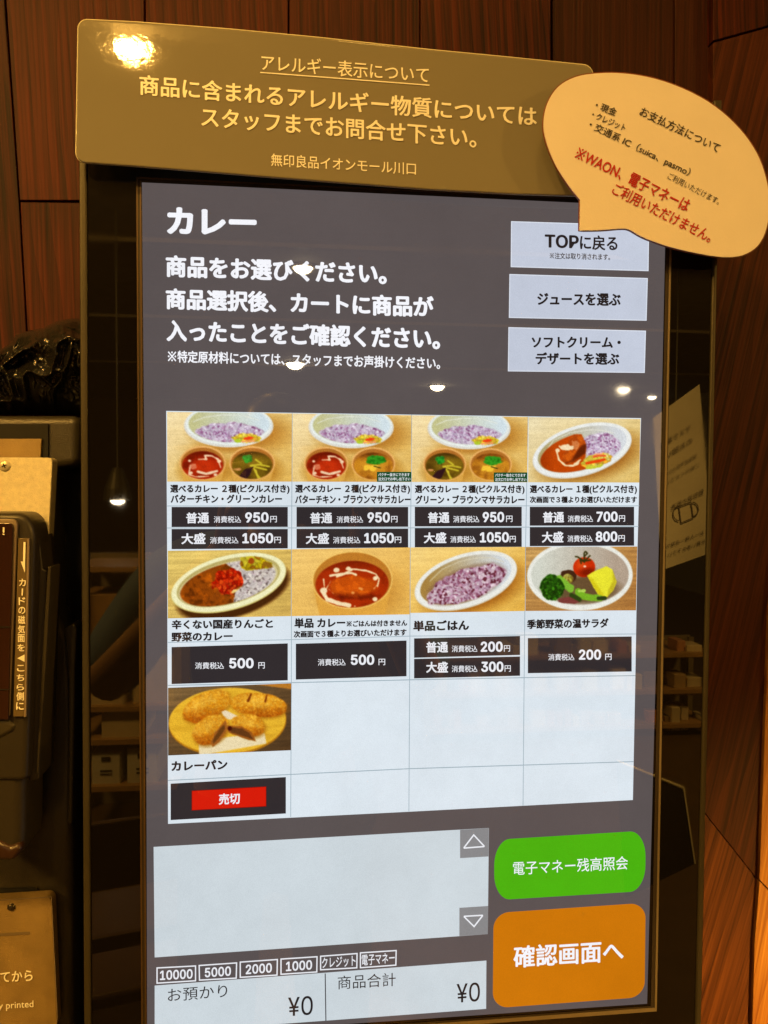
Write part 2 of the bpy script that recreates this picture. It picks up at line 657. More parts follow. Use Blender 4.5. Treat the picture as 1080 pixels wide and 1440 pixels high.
for s, a, b in (('カレー', (234.5, 310, 361, 313, 38), 0.05),):
    text(s, *a, lay(1), TX, disp, bold=b)
text('商品をお選びください。', 233, 374, 544, 385, 31, lay(1), TX, disp, bold=0.043)
text('商品選択後、カートに商品が', 233, 420, 610, 431.5, 30, lay(1), TX, disp, bold=0.043)
text('入ったことをご確認ください。', 234, 464.5, 619, 476.5, 31, lay(1), TX, disp, bold=0.043)
text('※特定原材料については、スタッフまでお声掛けください。', 236, 501, 619, 511, 17, lay(1), TX, disp, bold=0.026)

BT = glow((196, 203, 219))
for q in ([(718.7, 311), (912.9, 317), (912, 381.3), (718.2, 375.6)],
          [(716.4, 385.3), (911, 391), (909.3, 451), (715.6, 447)],
          [(715, 460), (908.4, 465), (906.7, 524.4), (714.2, 522.2)]):
    bb = flat('menu_button', q, lay(1), BT, disp)
    outline('button_edge', q, 1.2, lay(2), glow((222, 228, 240)), disp)
text('TOP', 766, 338.8, 814, 340.3, 19, lay(2), BLK, disp, bold=0.028)
text('に戻る', 815.5, 340.6, 868.4, 342.2, 21, lay(2), BLK, disp, bold=0.03)
text('※注文は取り消されます。', 773, 359.5, 858, 361.5, 9, lay(2), BLK, disp, bold=0.02)
text('ジュースを選ぶ', 755.5, 420.5, 873, 421.5, 18, lay(2), BLK, disp, bold=0.042)
text('ソフトクリーム・', 747.5, 481, 873, 481.5, 16, lay(2), BLK, disp, bold=0.042)
text('デザートを選ぶ', 753, 504, 871, 504.5, 17.5, lay(2), BLK, disp, bold=0.042)

# white menu board
flat('menu_board', [(233.7, 577.8), (901.5, 588), (896.5, 770), (893.5, 950), (890, 1125), (575, 1141.5), (236.3, 1158.6), (235, 770)],
     lay(1), glow((219, 229, 237)), disp, label='white menu grid')
LN = glow((158, 176, 186))


def rule(pts, wpx=1.0):
    """hairline of the grid through the given pixels"""
    P, Fc = [], []
    for i, (x, y) in enumerate(pts):
        j = min(i + 1, len(pts) - 1)
        k = max(i - 1, 0)
        d = Vector((pts[j][0] - pts[k][0], pts[j][1] - pts[k][1])).normalized()
        nn = Vector((-d.y, d.x)) * wpx / 2
        P += [at(x + nn.x, y + nn.y, lay(2)), at(x - nn.x, y - nn.y, lay(2))]
    for i in range(len(pts) - 1):
        Fc.append((2 * i, 2 * i + 1, 2 * i + 3, 2 * i + 2))
    o = link('grid_line', P, Fc, LN, disp)
    bm = bmesh.new()
    bm.from_mesh(o.data)
    bm.normal_update()
    for f_ in bm.faces:
        if f_.normal.y > 0:
            f_.normal_flip()
    bm.to_mesh(o.data)
    bm.free()


rule([(411, 581), (410, 770), (409.7, 960), (408.8, 1149)])
rule([(579, 583), (577.2, 770), (576, 960), (575, 1141)])
rule([(742.5, 585), (739, 770), (737, 960), (735.5, 1133)])
rule([(235, 711.5), (411, 711.5), (899, 711.3)])
rule([(235, 742.5), (579, 742.3), (898, 740.3)])
rule([(236, 903.5), (411, 899.5), (577, 894.5), (894, 891.5)])
rule([(236, 964), (411, 960), (577, 956), (893.5, 950)], 1.3)
rule([(236, 1097.5), (409.4, 1089), (575, 1081), (890.8, 1071)], 1.3)

# ---------------------------------------------------------------- food pictures shown on the display


def vnoise(X, Y, sx, sy, seed):
    rs = np.random.RandomState(seed)
    T = rs.rand(64, 64)
    x = X / sx
    y = Y / sy
    xi = np.floor(x).astype(int)
    yi = np.floor(y).astype(int)
    fx = x - xi
    fy = y - yi
    fx = fx * fx * (3 - 2 * fx)
    fy = fy * fy * (3 - 2 * fy)
    g = lambda a, b: T[a % 64, b % 64]
    return (g(yi, xi) * (1 - fx) + g(yi, xi + 1) * fx) * (1 - fy) + (g(yi + 1, xi) * (1 - fx) + g(yi + 1, xi + 1) * fx) * fy


class Pic:
    def __init__(s, x0, y0, x1, y1, nx=230):
        ny = int(nx * (y1 - y0) / (x1 - x0))
        s.nx, s.ny = nx, ny
        s.X, s.Y = np.meshgrid(np.linspace(x0, x1, nx), np.linspace(y0, y1, ny))
        s.C = np.zeros((ny, nx, 3))
        s.sd = 1

    def n(s, sx, sy=None):
        s.sd += 1
        return vnoise(s.X + 999, s.Y + 999, sx, sy or sx, s.sd) * 2 - 1

    def fb(s, sx, sy=None):
        sy = sy or sx
        return (s.n(sx, sy) + 0.5 * s.n(sx / 2, sy / 2) + 0.25 * s.n(sx / 4, sy / 4)) / 1.4

    def put(s, m, c):
        c = np.array(c, float)
        m = np.clip(m, 0, 1)[..., None]
        s.C = s.C * (1 - m) + c * m

    def mul(s, m, k):
        s.C = s.C * (1 + (np.array(k, float) - 1) * np.clip(m, 0, 1)[..., None])

    def ell(s, cx, cy, rx, ry, rot=0, soft=5, wob=0, ws=40):
        a = R(rot)
        dx = s.X - cx
        dy = s.Y - cy
        u = dx * math.cos(a) + dy * math.sin(a)
        v = -dx * math.sin(a) + dy * math.cos(a)
        r = np.sqrt((u / rx) ** 2 + (v / ry) ** 2)
        d = (1 - r) * min(rx, ry)
        if wob:
            d = d + wob * s.fb(ws)
        return np.clip(d / soft + 0.5, 0, 1)

    def seg(s, pts, wd, soft=4, wob=0):
        best = np.full(s.X.shape, 1e9)
        for (ax, ay), (bx, by) in zip(pts[:-1], pts[1:]):
            ex, ey = bx - ax, by - ay
            t = np.clip(((s.X - ax) * ex + (s.Y - ay) * ey) / (ex * ex + ey * ey + 1e-9), 0, 1)
            best = np.minimum(best, np.hypot(s.X - ax - t * ex, s.Y - ay - t * ey))
        w_ = wd / 2 + (wob * s.n(30) if wob else 0)
        return np.clip((w_ - best) / soft + 0.5, 0, 1)

    def poly(s, pts, soft=5, wob=0):
        ins = np.zeros(s.X.shape, bool)
        best = np.full(s.X.shape, 1e9)
        n_ = len(pts)
        for i in range(n_):
            ax, ay = pts[i]
            bx, by = pts[(i + 1) % n_]
            c = ((ay > s.Y) != (by > s.Y)) & (s.X < (bx - ax) * (s.Y - ay) / (by - ay + 1e-9) + ax)
            ins ^= c
            ex, ey = bx - ax, by - ay
            t = np.clip(((s.X - ax) * ex + (s.Y - ay) * ey) / (ex * ex + ey * ey + 1e-9), 0, 1)
            best = np.minimum(best, np.hypot(s.X - ax - t * ex, s.Y - ay - t * ey))
        d = np.where(ins, best, -best)
        if wob:
            d = d + wob * s.fb(40)
        return np.clip(d / soft + 0.5, 0, 1)

    def grains(s, m, size, cols, seed=3, edge=0.8, aspect=1.5):
        """cells of random colour with darker joints: rice, crumbs, florets"""
        rs = np.random.RandomState(seed)
        ys, xs = np.where(m > 0.02)
        if len(ys) == 0:
            return
        x0, x1 = s.X[0, xs.min()], s.X[0, xs.max()]
        y0, y1 = s.Y[ys.min(), 0], s.Y[ys.max(), 0]
        n_ = int((x1 - x0) * (y1 - y0) / (size * size)) + 4
        P = np.stack([rs.uniform(x0, x1, n_), rs.uniform(y0, y1, n_)], 1)
        an = rs.uniform(0, math.pi, n_)
        pal = np.array(cols, float)[rs.randint(0, len(cols), n_)] * rs.uniform(0.9, 1.08, (n_, 1))
        qx, qy = s.X[ys, xs], s.Y[ys, xs]
        d1 = np.full(len(qx), 1e9)
        d2 = np.full(len(qx), 1e9)
        idx = np.zeros(len(qx), int)
        for i in range(n_):
            dx, dy = qx - P[i, 0], qy - P[i, 1]
            u = dx * math.cos(an[i]) + dy * math.sin(an[i])
            v = -dx * math.sin(an[i]) + dy * math.cos(an[i])
            d = np.hypot(u / aspect, v)
            b = d < d1
            d2 = np.where(b, d1, np.minimum(d2, d))
            idx = np.where(b, i, idx)
            d1 = np.where(b, d, d1)
        k = np.clip((d2 - d1) / (size * 0.35), 0, 1) * (1 - edge) + edge
        c = pal[idx] * k[:, None]
        mm = m[ys, xs][:, None]
        s.C[ys, xs] = s.C[ys, xs] * (1 - mm) + c * mm

    def table(s, c0, c1, k=0.05):
        u = (s.X - s.X.min()) / (s.X.max() - s.X.min())
        v = (s.Y - s.Y.min()) / (s.Y.max() - s.Y.min())
        t = np.clip(0.5 * u + 0.5 * v + 0.12 * s.fb(260, 120), 0, 1)[..., None]
        s.C = np.array(c0, float) * (1 - t) + np.array(c1, float) * t
        s.C *= (1 + k * (s.fb(420, 14) + 0.5 * s.fb(120, 5)))[..., None]

    def shade(s, a=0.03):
        s.C *= (1 + a * s.fb(30))[..., None]

    def build(s, q, Y, parent, label, curve=None):
        s.shade(0.025)
        for _ in range(2):
            q_ = np.pad(s.C, ((1, 1), (1, 1), (0, 0)), mode='edge')
            s.C = (q_[1:-1, 1:-1] * 2 + q_[:-2, 1:-1] + q_[2:, 1:-1] + q_[1:-1, :-2] + q_[1:-1, 2:]) / 6
        s.C = s.C * (1 + 0.045 * np.random.RandomState(3).randn(s.ny, s.nx, 1))
        C = np.clip(s.C, 0, 255) / 255
        lum = C.mean(-1, keepdims=True)
        C = np.clip(lum + (C - lum) * 1.10, 0, 1)
        C = np.clip(C + 0.10 * (C - 0.5) * (1 - np.abs(2 * C - 1)) * 2, 0, 1)
        L = np.where(C <= 0.04045, C / 12.92, ((C + 0.055) / 1.055) ** 2.4)
        c = [at(x, y, Y) - Vector(root_of(parent).location) for x, y in q]
        c = [np.array(p) for p in c]
        U, V = np.meshgrid(np.linspace(0, 1, s.nx), np.linspace(0, 1, s.ny))
        U = U[..., None]
        V = V[..., None]
        P = c[0] * (1 - U) * (1 - V) + c[1] * U * (1 - V) + c[2] * U * V + c[3] * (1 - U) * V
        i = np.arange(s.nx * s.ny).reshape(s.ny, s.nx)
        Fq = np.stack([i[:-1, :-1], i[1:, :-1], i[1:, 1:], i[:-1, 1:]], -1).reshape(-1, 4)
        me = bpy.data.meshes.new('menu_picture')
        me.vertices.add(s.nx * s.ny)
        me.vertices.foreach_set('co', P.reshape(-1))
        me.loops.add(len(Fq) * 4)
        me.loops.foreach_set('vertex_index', Fq.reshape(-1))
        me.polygons.add(len(Fq))
        me.polygons.foreach_set('loop_start', np.arange(len(Fq)) * 4)
        me.polygons.foreach_set('loop_total', np.full(len(Fq), 4))
        me.update()
        at_ = me.color_attributes.new('shown', 'FLOAT_COLOR', 'POINT')
        A = np.ones((s.nx * s.ny, 4))
        A[:, :3] = L.reshape(-1, 3)
        at_.data.foreach_set('color', A.reshape(-1))
        me.materials.append(M_pic)
        o = bpy.data.objects.new('menu_picture', me)
        COL.objects.link(o)
        o.parent = parent
        o['label'] = label
        return o


M_pic, _n, _l, _b = newmat('display_picture')
_b.inputs['Base Color'].default_value = (0, 0, 0, 1)
_b.inputs['Roughness'].default_value = 0.02
_b.inputs['Specular IOR Level'].default_value = 1.0
_a = _n.new('ShaderNodeAttribute')
_a.attribute_name = 'shown'
_l.new(_a.outputs['Color'], _b.inputs['Emission Color'])
_b.inputs['Emission Strength'].default_value = 1.0

RICE = [(212, 196, 214), (202, 184, 206), (226, 214, 228), (192, 168, 196), (216, 200, 216), (206, 190, 210), (150, 104, 140), (176, 140, 168)]
RICE2 = [(200, 168, 185), (185, 148, 168), (216, 190, 202), (150, 98, 120), (110, 52, 66), (205, 176, 188), (222, 202, 208), (176, 134, 150)]


def cup(p, cx, cy, kind, sd):
    p.put(p.ell(cx + 25, cy + 60, 205, 140, soft=90), (175, 125, 50))
    p.put(p.poly([(cx - 186, cy + 10), (cx - 145, cy + 190), (cx + 145, cy + 190), (cx + 186, cy + 10)]), (206, 158, 84))
    p.put(p.ell(cx, cy, 190, 142), (226, 172, 112))
    p.put(p.ell(cx, cy + 3, 178, 131), (166, 112, 52))
    base = {'red': (160, 44, 14), 'green': (112, 90, 22), 'brown': (188, 130, 42)}[kind]
    m = p.ell(cx, cy + 18, 168, 116, soft=8)
    p.put(m, base)
    dk = m * np.clip(p.fb(60) + 0.1, 0, 1)
    p.mul(dk, (0.72, 0.66, 0.6))
    p.mul(m * np.clip((cy - 20 - p.Y) / 60, 0, 1), (0.7, 0.62, 0.6))
    if kind == 'red':
        p.put(m * p.ell(cx + 10, cy + 30, 95, 55, soft=40) * 0.6, (196, 66, 24))
        cr = (238, 205, 172)
        for pts, wd in (([(-35, -30), (30, -32), (15, -62), (75, -60), (125, -30)], 13), ([(125, -30), (148, 38)], 8),
                        ([(-100, 22), (-113, 95), (-60, 115), (50, 110)], 9), ([(-38, 72), (30, 90), (118, 66)], 20),
                        ([(-110, 40), (-60, 10), (-50, 40)], 5)):
            p.put(m * p.seg([(cx + a, cy + b) for a, b in pts], wd, wob=3), cr)
        for a, b, r in ((-107, -18, 12), (135, -15, 17), (-95, 82, 14), (105, 98, 15)):
            p.put(m * p.ell(cx + a, cy + b, r, r * .8), cr)
        p.put(m * p.ell(cx - 85, cy + 30, 30, 22, wob=8) * .7, (215, 140, 110))
    if kind == 'green':
        p.put(m * p.ell(cx + 20, cy - 20, 120, 50, soft=50) * 0.5, (150, 125, 40))
        for pts in (([(-15, 20), (60, 12), (140, 28)]), ([(-10, 24), (60, 40), (118, 55)]), ([(15, 45), (40, 100), (70, 130)]),
                    ([(28, -30), (75, 2)]), ([(30, 60), (52, 130)])):
            p.put(m * p.seg([(cx + a, cy + b) for a, b in pts], 13, soft=6), (196, 180, 62))
        p.put(m * p.poly([(cx - 110, cy + 110), (cx - 60, cy + 50), (cx + 10, cy + 30), (cx - 25, cy + 110), (cx - 60, cy + 140)], wob=5), (52, 26, 30))
        p.put(m * p.ell(cx - 120, cy + 52, 28, 12, wob=5), (196, 140, 90))
        for a, b, r in ((-60, -45, 24), (-25, -50, 22), (-45, -20, 22), (-20, -28, 20)):
            p.put(p.ell(cx + a, cy + b, r, r * .9, soft=5, wob=3), (52 + a * .1, 158 + b * .5, 52))
        p.mul(p.ell(cx - 40, cy - 35, 50, 40) * np.clip(p.n(14), 0, 1), (0.4, 0.7, 0.5))
    if kind == 'brown':
        p.put(m * p.ell(cx, cy + 25, 90, 50, soft=60) * 0.6, (206, 152, 58))
        for a, b, r in ((-50, 30, 30), (-10, 40, 34), (20, 22, 24), (-65, 45, 20)):
            p.put(m * p.ell(cx + a, cy + b, r, r * .7, wob=6, ws=20), (240, 190, 70))
        for a, b, rx, ry in ((-15, -42, 40, 30), (40, -45, 55, 26), (70, -25, 35, 18), (20, -15, 50, 22), (-30, -20, 30, 20)):
            p.put(p.ell(cx + a, cy + b, rx, ry, wob=6, ws=20), (58, 140, 40))
        p.mul(p.ell(cx + 25, cy - 30, 90, 42) * np.clip(p.n(16), 0, 1), (0.5, 0.72, 0.5))
        p.put(m * p.seg([(cx + 5, cy + 20), (cx + 60, cy + 35)], 10), (60, 60, 20))


def set_meal(left, right):
    p = Pic(28, 50, 1055, 625)
    p.table((238, 214, 166), (214, 172, 98))
    p.put(p.ell(640, 210, 375, 170, soft=110) * 0.75, (160, 106, 36))
    p.put(p.ell(420, 345, 200, 30, soft=50) * 0.5, (170, 112, 40))
    p.put(p.ell(533, 158, 366, 180), (228, 234, 228))
    p.put(p.ell(530, 166, 366, 172) * (1 - p.ell(533, 150, 352, 168)) * 0.6, (206, 200, 190))
    g = np.clip((p.X - 250) / 560, 0, 1)[..., None]
    inner = np.array((188, 186, 140.)) * (1 - g) + np.array((206, 220, 226.)) * g
    p.put(p.ell(535, 146, 334, 152), inner)
    p.put(p.seg([(240, 130), (330, 90), (480, 70), (640, 72), (780, 110)], 7) * .8, (226, 228, 214))
    m = p.ell(540, 222, 275, 92, soft=8, wob=16, ws=60)
    m = m * p.ell(535, 146, 322, 150)
    p.put(p.ell(545, 235, 290, 95, soft=20) * p.ell(535, 146, 330, 150) * .5, (160, 150, 150))
    p.grains(m, 15, RICE, seed=int(left == 'red') + 7, edge=.86)
    mm = p.ell(685, 262, 112, 40, soft=6, wob=12, ws=30)
    p.grains(mm, 26, [(232, 206, 70), (240, 216, 110), (214, 190, 60), (226, 180, 70)], seed=5, edge=.75)
    p.put(p.ell(690, 262, 48, 15, rot=-6, wob=6, ws=20), (222, 74, 34))
    p.put(p.seg([(640, 290), (740, 283)], 12), (236, 150, 110))
    p.put(p.ell(605, 285, 24, 12, wob=5), (170, 190, 60))
    cup(p, 317, 470, left, 1)
    cup(p, 725, 470, right, 2)
    return p


P1 = set_meal('red', 'green')
P1.build([(235, 579.2), (410.6, 581.4), (410.3, 677.3), (235.2, 677.3)], lay(3), disp, 'picture of rice with red curry and green curry')
P2 = set_meal('red', 'brown')
P2.build([(411.4, 581.4), (578.6, 584), (578.2, 677.8), (411, 677.3)], lay(3), disp, 'picture of rice with red curry and brown masala curry')
P3 = set_meal('green', 'brown')
P3.build([(579.4, 584), (742.2, 586.3), (741.5, 678.2), (579, 677.8)], lay(3), disp, 'picture of rice with green curry and brown masala curry')

# one curry with rice on an oval plate
p = Pic(18, 38, 1055, 645)
p.table((228, 212, 172), (214, 180, 112))
p.put(p.ell(600, 410, 470, 215, rot=-17, soft=110) * .85, (150, 100, 38))
p.put(p.ell(517, 345, 474, 236, rot=-17), (206, 200, 188))
p.put(p.ell(517, 337, 470, 232, rot=-17), (230, 232, 228))
g = np.clip((p.X - 150) / 700, 0, 1)[..., None]
p.put(p.ell(517, 330, 426, 196, rot=-17), np.array((168, 156, 116.)) * (1 - g) + np.array((208, 212, 216.)) * g)
p.put(p.seg([(150, 400), (250, 250), (400, 180), (560, 150), (700, 150), (800, 175)], 7) * .9, (222, 220, 204))
pl = p.ell(508, 352, 392, 172, rot=-17, soft=6)
p.put(pl * p.poly([(100, 200), (500, 190), (560, 300), (540, 420), (570, 560), (100, 600)], soft=10, wob=10), (176, 76, 14))
p.mul(pl * np.clip((260 - p.X) / 120, 0, 1), (0.85, 0.8, 0.8))
rm = p.ell(690, 300, 178, 122, rot=-5, soft=8, wob=16, ws=60)
p.grains(rm, 15, RICE, seed=11, edge=.86)
ch = p.poly([(400, 240), (440, 195), (500, 205), (555, 280), (545, 370), (480, 420), (400, 470), (340, 460), (330, 400)], wob=10)
p.put(ch, (162, 76, 20))
p.mul(ch * np.clip(p.fb(50) * 2, 0, 1), (1.22, 1.3, 1.3))
p.mul(p.poly([(500, 300), (555, 280), (545, 370), (440, 450), (350, 470), (420, 430)], soft=20), (0.6, 0.5, 0.5))
cr = (240, 214, 176)
p.put(p.seg([(275, 340), (300, 430), (360, 488), (435, 488), (500, 432)], 15, wob=3), cr)
p.put(p.ell(375, 318, 62, 28, wob=12, ws=26), cr)
p.put(p.ell(288, 345, 20, 18), cr)
p.put(p.ell(450, 290, 34, 42, wob=14, ws=20) * .6, (214, 150, 110))
p.put(p.ell(460, 470, 34, 14, rot=-30, wob=5), cr)
mm = p.ell(655, 435, 140, 66, rot=-14, wob=14, ws=40)
p.grains(mm, 34, [(234, 208, 90), (240, 220, 130), (214, 196, 76), (230, 170, 60)], seed=9, edge=.78)
p.put(p.seg([(560, 462), (640, 448), (725, 428)], 26, wob=4), (216, 78, 24))
p.put(p.seg([(625, 400), (680, 390), (730, 392)], 20, wob=3), (222, 98, 60))
p.put(p.seg([(560, 505), (640, 500), (700, 480)], 28, wob=5), (186, 190, 70))
p.put(p.seg([(640, 375), (700, 372)], 14), (240, 170, 140))
p.build([(743.2, 586.5), (900.6, 589.2), (899, 678.6), (742.6, 678.2)], lay(3), disp, 'picture of one curry with rice on an oval plate')

# mild curry with apple and vegetables
p = Pic(38, 45, 1052, 603)
p.table((212, 184, 112), (200, 166, 96), k=0.12)
p.put(p.ell(575, 385, 478, 215, rot=-16, soft=26), (74, 42, 12))
p.put(p.ell(537, 318, 484, 226, rot=-14), (206, 196, 130))
p.put(p.ell(537, 312, 480, 220, rot=-14), (236, 232, 186))
p.put(p.ell(535, 308, 436, 186, rot=-14), (178, 164, 110))
p.put(p.ell(532, 318, 416, 168, rot=-14) , (206, 194, 150))
pl = p.ell(530, 322, 402, 166, rot=-14, soft=5)
p.grains(pl, 17, [(216, 204, 196), (200, 190, 186), (228, 218, 206), (190, 172, 172), (206, 196, 190), (212, 200, 190), (130, 116, 112)], seed=21, edge=.88)
cm = pl * p.poly([(60, 60), (470, 120), (540, 175), (600, 240), (650, 340), (590, 400), (570, 480), (600, 600), (60, 600)], soft=8, wob=16)
p.put(cm, (134, 72, 14))
p.mul(cm * np.clip(p.fb(46) * 1.8, 0, 1), (1.3, 1.3, 1.3))
p.mul(cm * np.clip(-p.fb(36) * 1.6, 0, 1), (0.72, 0.66, 0.6))
rd = p.ell(525, 305, 118, 108, wob=26, ws=40)
p.grains(rd, 24, [(190, 44, 10), (206, 62, 20), (168, 30, 8), (214, 84, 30), (150, 24, 6)], seed=4, edge=.72)
p.put(p.ell(585, 385, 40, 14, rot=-30, wob=6), (228, 200, 130))
yl = p.poly([(628, 110), (700, 92), (800, 110), (896, 160), (888, 200), (800, 205), (700, 212), (634, 205)], wob=10)
p.grains(yl, 40, [(196, 172, 28), (208, 190, 60), (176, 150, 20), (160, 110, 20)], seed=6, edge=.75)
p.put(p.ell(718, 140, 26, 26, wob=8), (150, 76, 20))
p.put(p.ell(855, 172, 46, 22, rot=25, wob=6), (136, 100, 30))
p.build([(236, 774.6), (409.6, 772.4), (409.2, 866.4), (236, 869.6)], lay(3), disp, 'picture of mild curry beside white rice on an oval plate')

# single curry in a paper bowl
p = Pic(30, 38, 1005, 583)
p.table((232, 190, 120), (220, 172, 96))
p.put(p.ell(600, 390, 330, 230, soft=140) * .6, (176, 122, 52))
p.put(p.poly([(202, 330), (262, 600), (795, 600), (854, 330)]), (212, 158, 78))
p.put(p.ell(528, 296, 332, 236), (234, 190, 116))
p.put(p.ell(528, 297, 322, 226), (178, 122, 52))
sp = p.ell(526, 330, 302, 190, soft=7)
p.put(sp, (156, 52, 12))
p.mul(sp * np.clip((240 - p.Y) / 90, 0, 1), (0.78, 0.7, 0.7))
p.mul(sp * np.clip(p.fb(60), 0, 1), (0.82, 0.75, 0.75))
ck = p.ell(520, 350, 190, 88, wob=16, ws=60, soft=24)
p.put(ck, (178, 82, 18))
p.mul(ck * np.clip(p.fb(40) * 2, 0, 1), (1.15, 1.2, 1.3))
p.mul(p.ell(540, 430, 160, 26, soft=24, wob=10), (0.72, 0.62, 0.6))
for a, b in ((590, 365), (530, 400), (605, 372)):
    p.put(p.ell(a, b, 12, 10, wob=3) * .7, (236, 170, 110))
cr = (240, 216, 176)
for pts, wd in (([(345, 258), (430, 245), (520, 238), (555, 252)], 17), ([(480, 205), (560, 210), (640, 220), (720, 250), (748, 290), (735, 350)], 13),
                ([(400, 265), (460, 245), (520, 215)], 16), ([(290, 285), (298, 360), (285, 385)], 8), ([(290, 395), (320, 450), (400, 480), (500, 502)], 32),
                ([(350, 298), (312, 365)], 5), ([(330, 365), (372, 405)], 4), ([(730, 340), (705, 370)], 5)):
    p.put(p.seg(pts, wd, wob=3), cr)
for a, b, r in ((395, 212, 24), (496, 202, 20), (716, 284, 20), (715, 455, 20), (290, 380, 30), (548, 510, 6)):
    p.put(p.ell(a, b, r, r * .8, wob=3), cr)
p.build([(410.4, 772.4), (576.6, 769.8), (576.2, 864), (410, 866.4)], lay(3), disp, 'picture of a single curry in a paper bowl')

# rice only
p = Pic(18, 30, 1043, 612)
p.table((238, 202, 132), (216, 168, 84))
p.put(p.ell(590, 400, 450, 215, rot=-18, soft=110) * .85, (150, 96, 30))
p.put(p.ell(512, 332, 472, 240, rot=-17), (206, 198, 180))
p.put(p.ell(512, 325, 468, 235, rot=-17), (230, 230, 222))
g = np.clip((p.X - 150) / 700, 0, 1)[..., None]
p.put(p.ell(512, 320, 422, 200, rot=-17), np.array((156, 126, 72.)) * (1 - g) + np.array((206, 212, 216.)) * g)
p.put(p.seg([(190, 330), (300, 225), (450, 160), (600, 125), (740, 125), (850, 165)], 8) * .7, (214, 204, 176))
rm = p.ell(515, 372, 362, 142, rot=-20, soft=8, wob=18, ws=70)
p.put(p.ell(515, 360, 372, 152, rot=-20, soft=26) * .5, (120, 90, 70))
p.grains(rm, 19, RICE2, seed=15, edge=.84)
p.build([(577.4, 769.9), (738.6, 769.1), (738.2, 859.2), (577, 862)], lay(3), disp, 'picture of purple rice on an oval plate')

# warm vegetable salad
p = Pic(28, 28, 1052, 612)
p.table((186, 148, 96), (160, 116, 66), k=0.13)
p.put(p.ell(528, 292, 486, 318), (230, 230, 220))
g = np.clip((p.X - 150) / 700, 0, 1)[..., None]
p.put(p.ell(528, 286, 450, 276), np.array((204, 206, 194.)) * (1 - g) + np.array((170, 154, 138.)) * g)
p.put(p.ell(540, 420, 340, 130, soft=60) * p.ell(528, 286, 440, 268) * .8, (84, 60, 30))
p.put(p.ell(430, 520, 90, 30, wob=10), (120, 66, 60))
p.put(p.ell(415, 300, 76, 64, wob=8), (70, 42, 24))
p.grains(p.ell(415, 318, 54, 42, wob=6), 20, [(170, 160, 70), (140, 120, 50), (190, 180, 100)], seed=8)
p.put(p.seg([(330, 320), (440, 410)], 66, soft=10, wob=6), (126, 172, 62))
p.grains(p.ell(270, 400, 104, 122, rot=-20, wob=14, ws=50), 17, [(52, 104, 18), (40, 84, 14), (66, 122, 26), (34, 70, 12)], seed=31, edge=.7, aspect=1.1)
p.put(p.ell(563, 215, 102, 92), (186, 54, 14))
p.put(p.ell(535, 195, 40, 40, soft=50) * .6, (214, 96, 40))
p.put(p.ell(568, 208, 13, 9), (246, 214, 190))
p.mul(p.ell(600, 265, 80, 40, soft=40), (0.65, 0.55, 0.5))
for pts in ([(565, 170), (560, 90), (570, 72)], [(565, 160), (500, 120), (482, 118)], [(565, 160), (615, 110)], [(565, 160), (620, 150)],
            [(560, 165), (525, 150), (535, 180)], [(560, 120), (590, 90), (580, 76)]):
    p.put(p.seg(pts, 14), (60, 56, 20))
lm = p.poly([(588, 292), (680, 240), (770, 206), (828, 240), (866, 350), (835, 430), (780, 492), (700, 470), (640, 380)], wob=3)
p.put(lm, (222, 216, 66))
p.mul(p.poly([(828, 240), (866, 350), (835, 430), (780, 492), (790, 420), (830, 340)], soft=14), (0.84, 0.8, 0.75))
p.mul(lm * p.poly([(588, 292), (640, 380), (700, 470), (760, 492), (720, 430), (650, 330)], soft=24), (0.9, 0.86, 0.6))
p.put(p.seg([(510, 440), (560, 480), (640, 495), (715, 500)], 62, soft=8, wob=4), (120, 164, 48))
p.put(p.seg([(520, 432), (570, 430)], 24, wob=4), (170, 200, 96))
p.put(p.seg([(700, 500), (760, 498)], 34, wob=3), (52, 66, 30))
p.put(p.seg([(450, 470), (520, 510)], 40, soft=14, wob=6), (50, 70, 22))
p.build([(739.4, 769.1), (896.2, 768.5), (894.4, 858.3), (738.9, 859.2)], lay(3), disp, 'picture of warm vegetable salad in a white bowl')

# curry bread
p = Pic(35, 50, 1048, 600)
p.table((112, 92, 62), (84, 62, 38), k=0.15)
p.put(p.poly([(760, 50), (1060, 50), (1060, 100)]), (176, 122, 50))
p.put(p.ell(524, 346, 484, 276), (168, 118, 30))
p.put(p.ell(522, 336, 480, 268), (220, 172, 62))
p.mul(p.ell(522, 336, 470, 260) * np.clip(p.fb(300, 20), 0, 1), (0.9, 0.88, 0.8))


def bun(cx, cy, rx, ry, rot, sd):
    p.put(p.ell(cx + 12, cy + 16, rx, ry, rot=rot, soft=30) * .7, (140, 88, 20))
    m_ = p.ell(cx, cy, rx, ry, rot=rot, wob=7, ws=60, soft=8)
    p.grains(m_, 11, [(204, 138, 34), (212, 148, 46), (198, 128, 30), (220, 162, 62)], seed=sd, edge=.9, aspect=1.2)
    p.mul(m_ * np.clip((p.Y - cy) / ry, 0, 1), (0.80, 0.66, 0.42))
    p.put(m_ * p.ell(cx - rx * .15, cy - ry * .35, rx * .6, ry * .4, rot=rot, soft=60) * .4, (240, 190, 92))
    p.mul(m_ * np.clip(p.fb(90), 0, 1), (1.1, 1.12, 1.2))


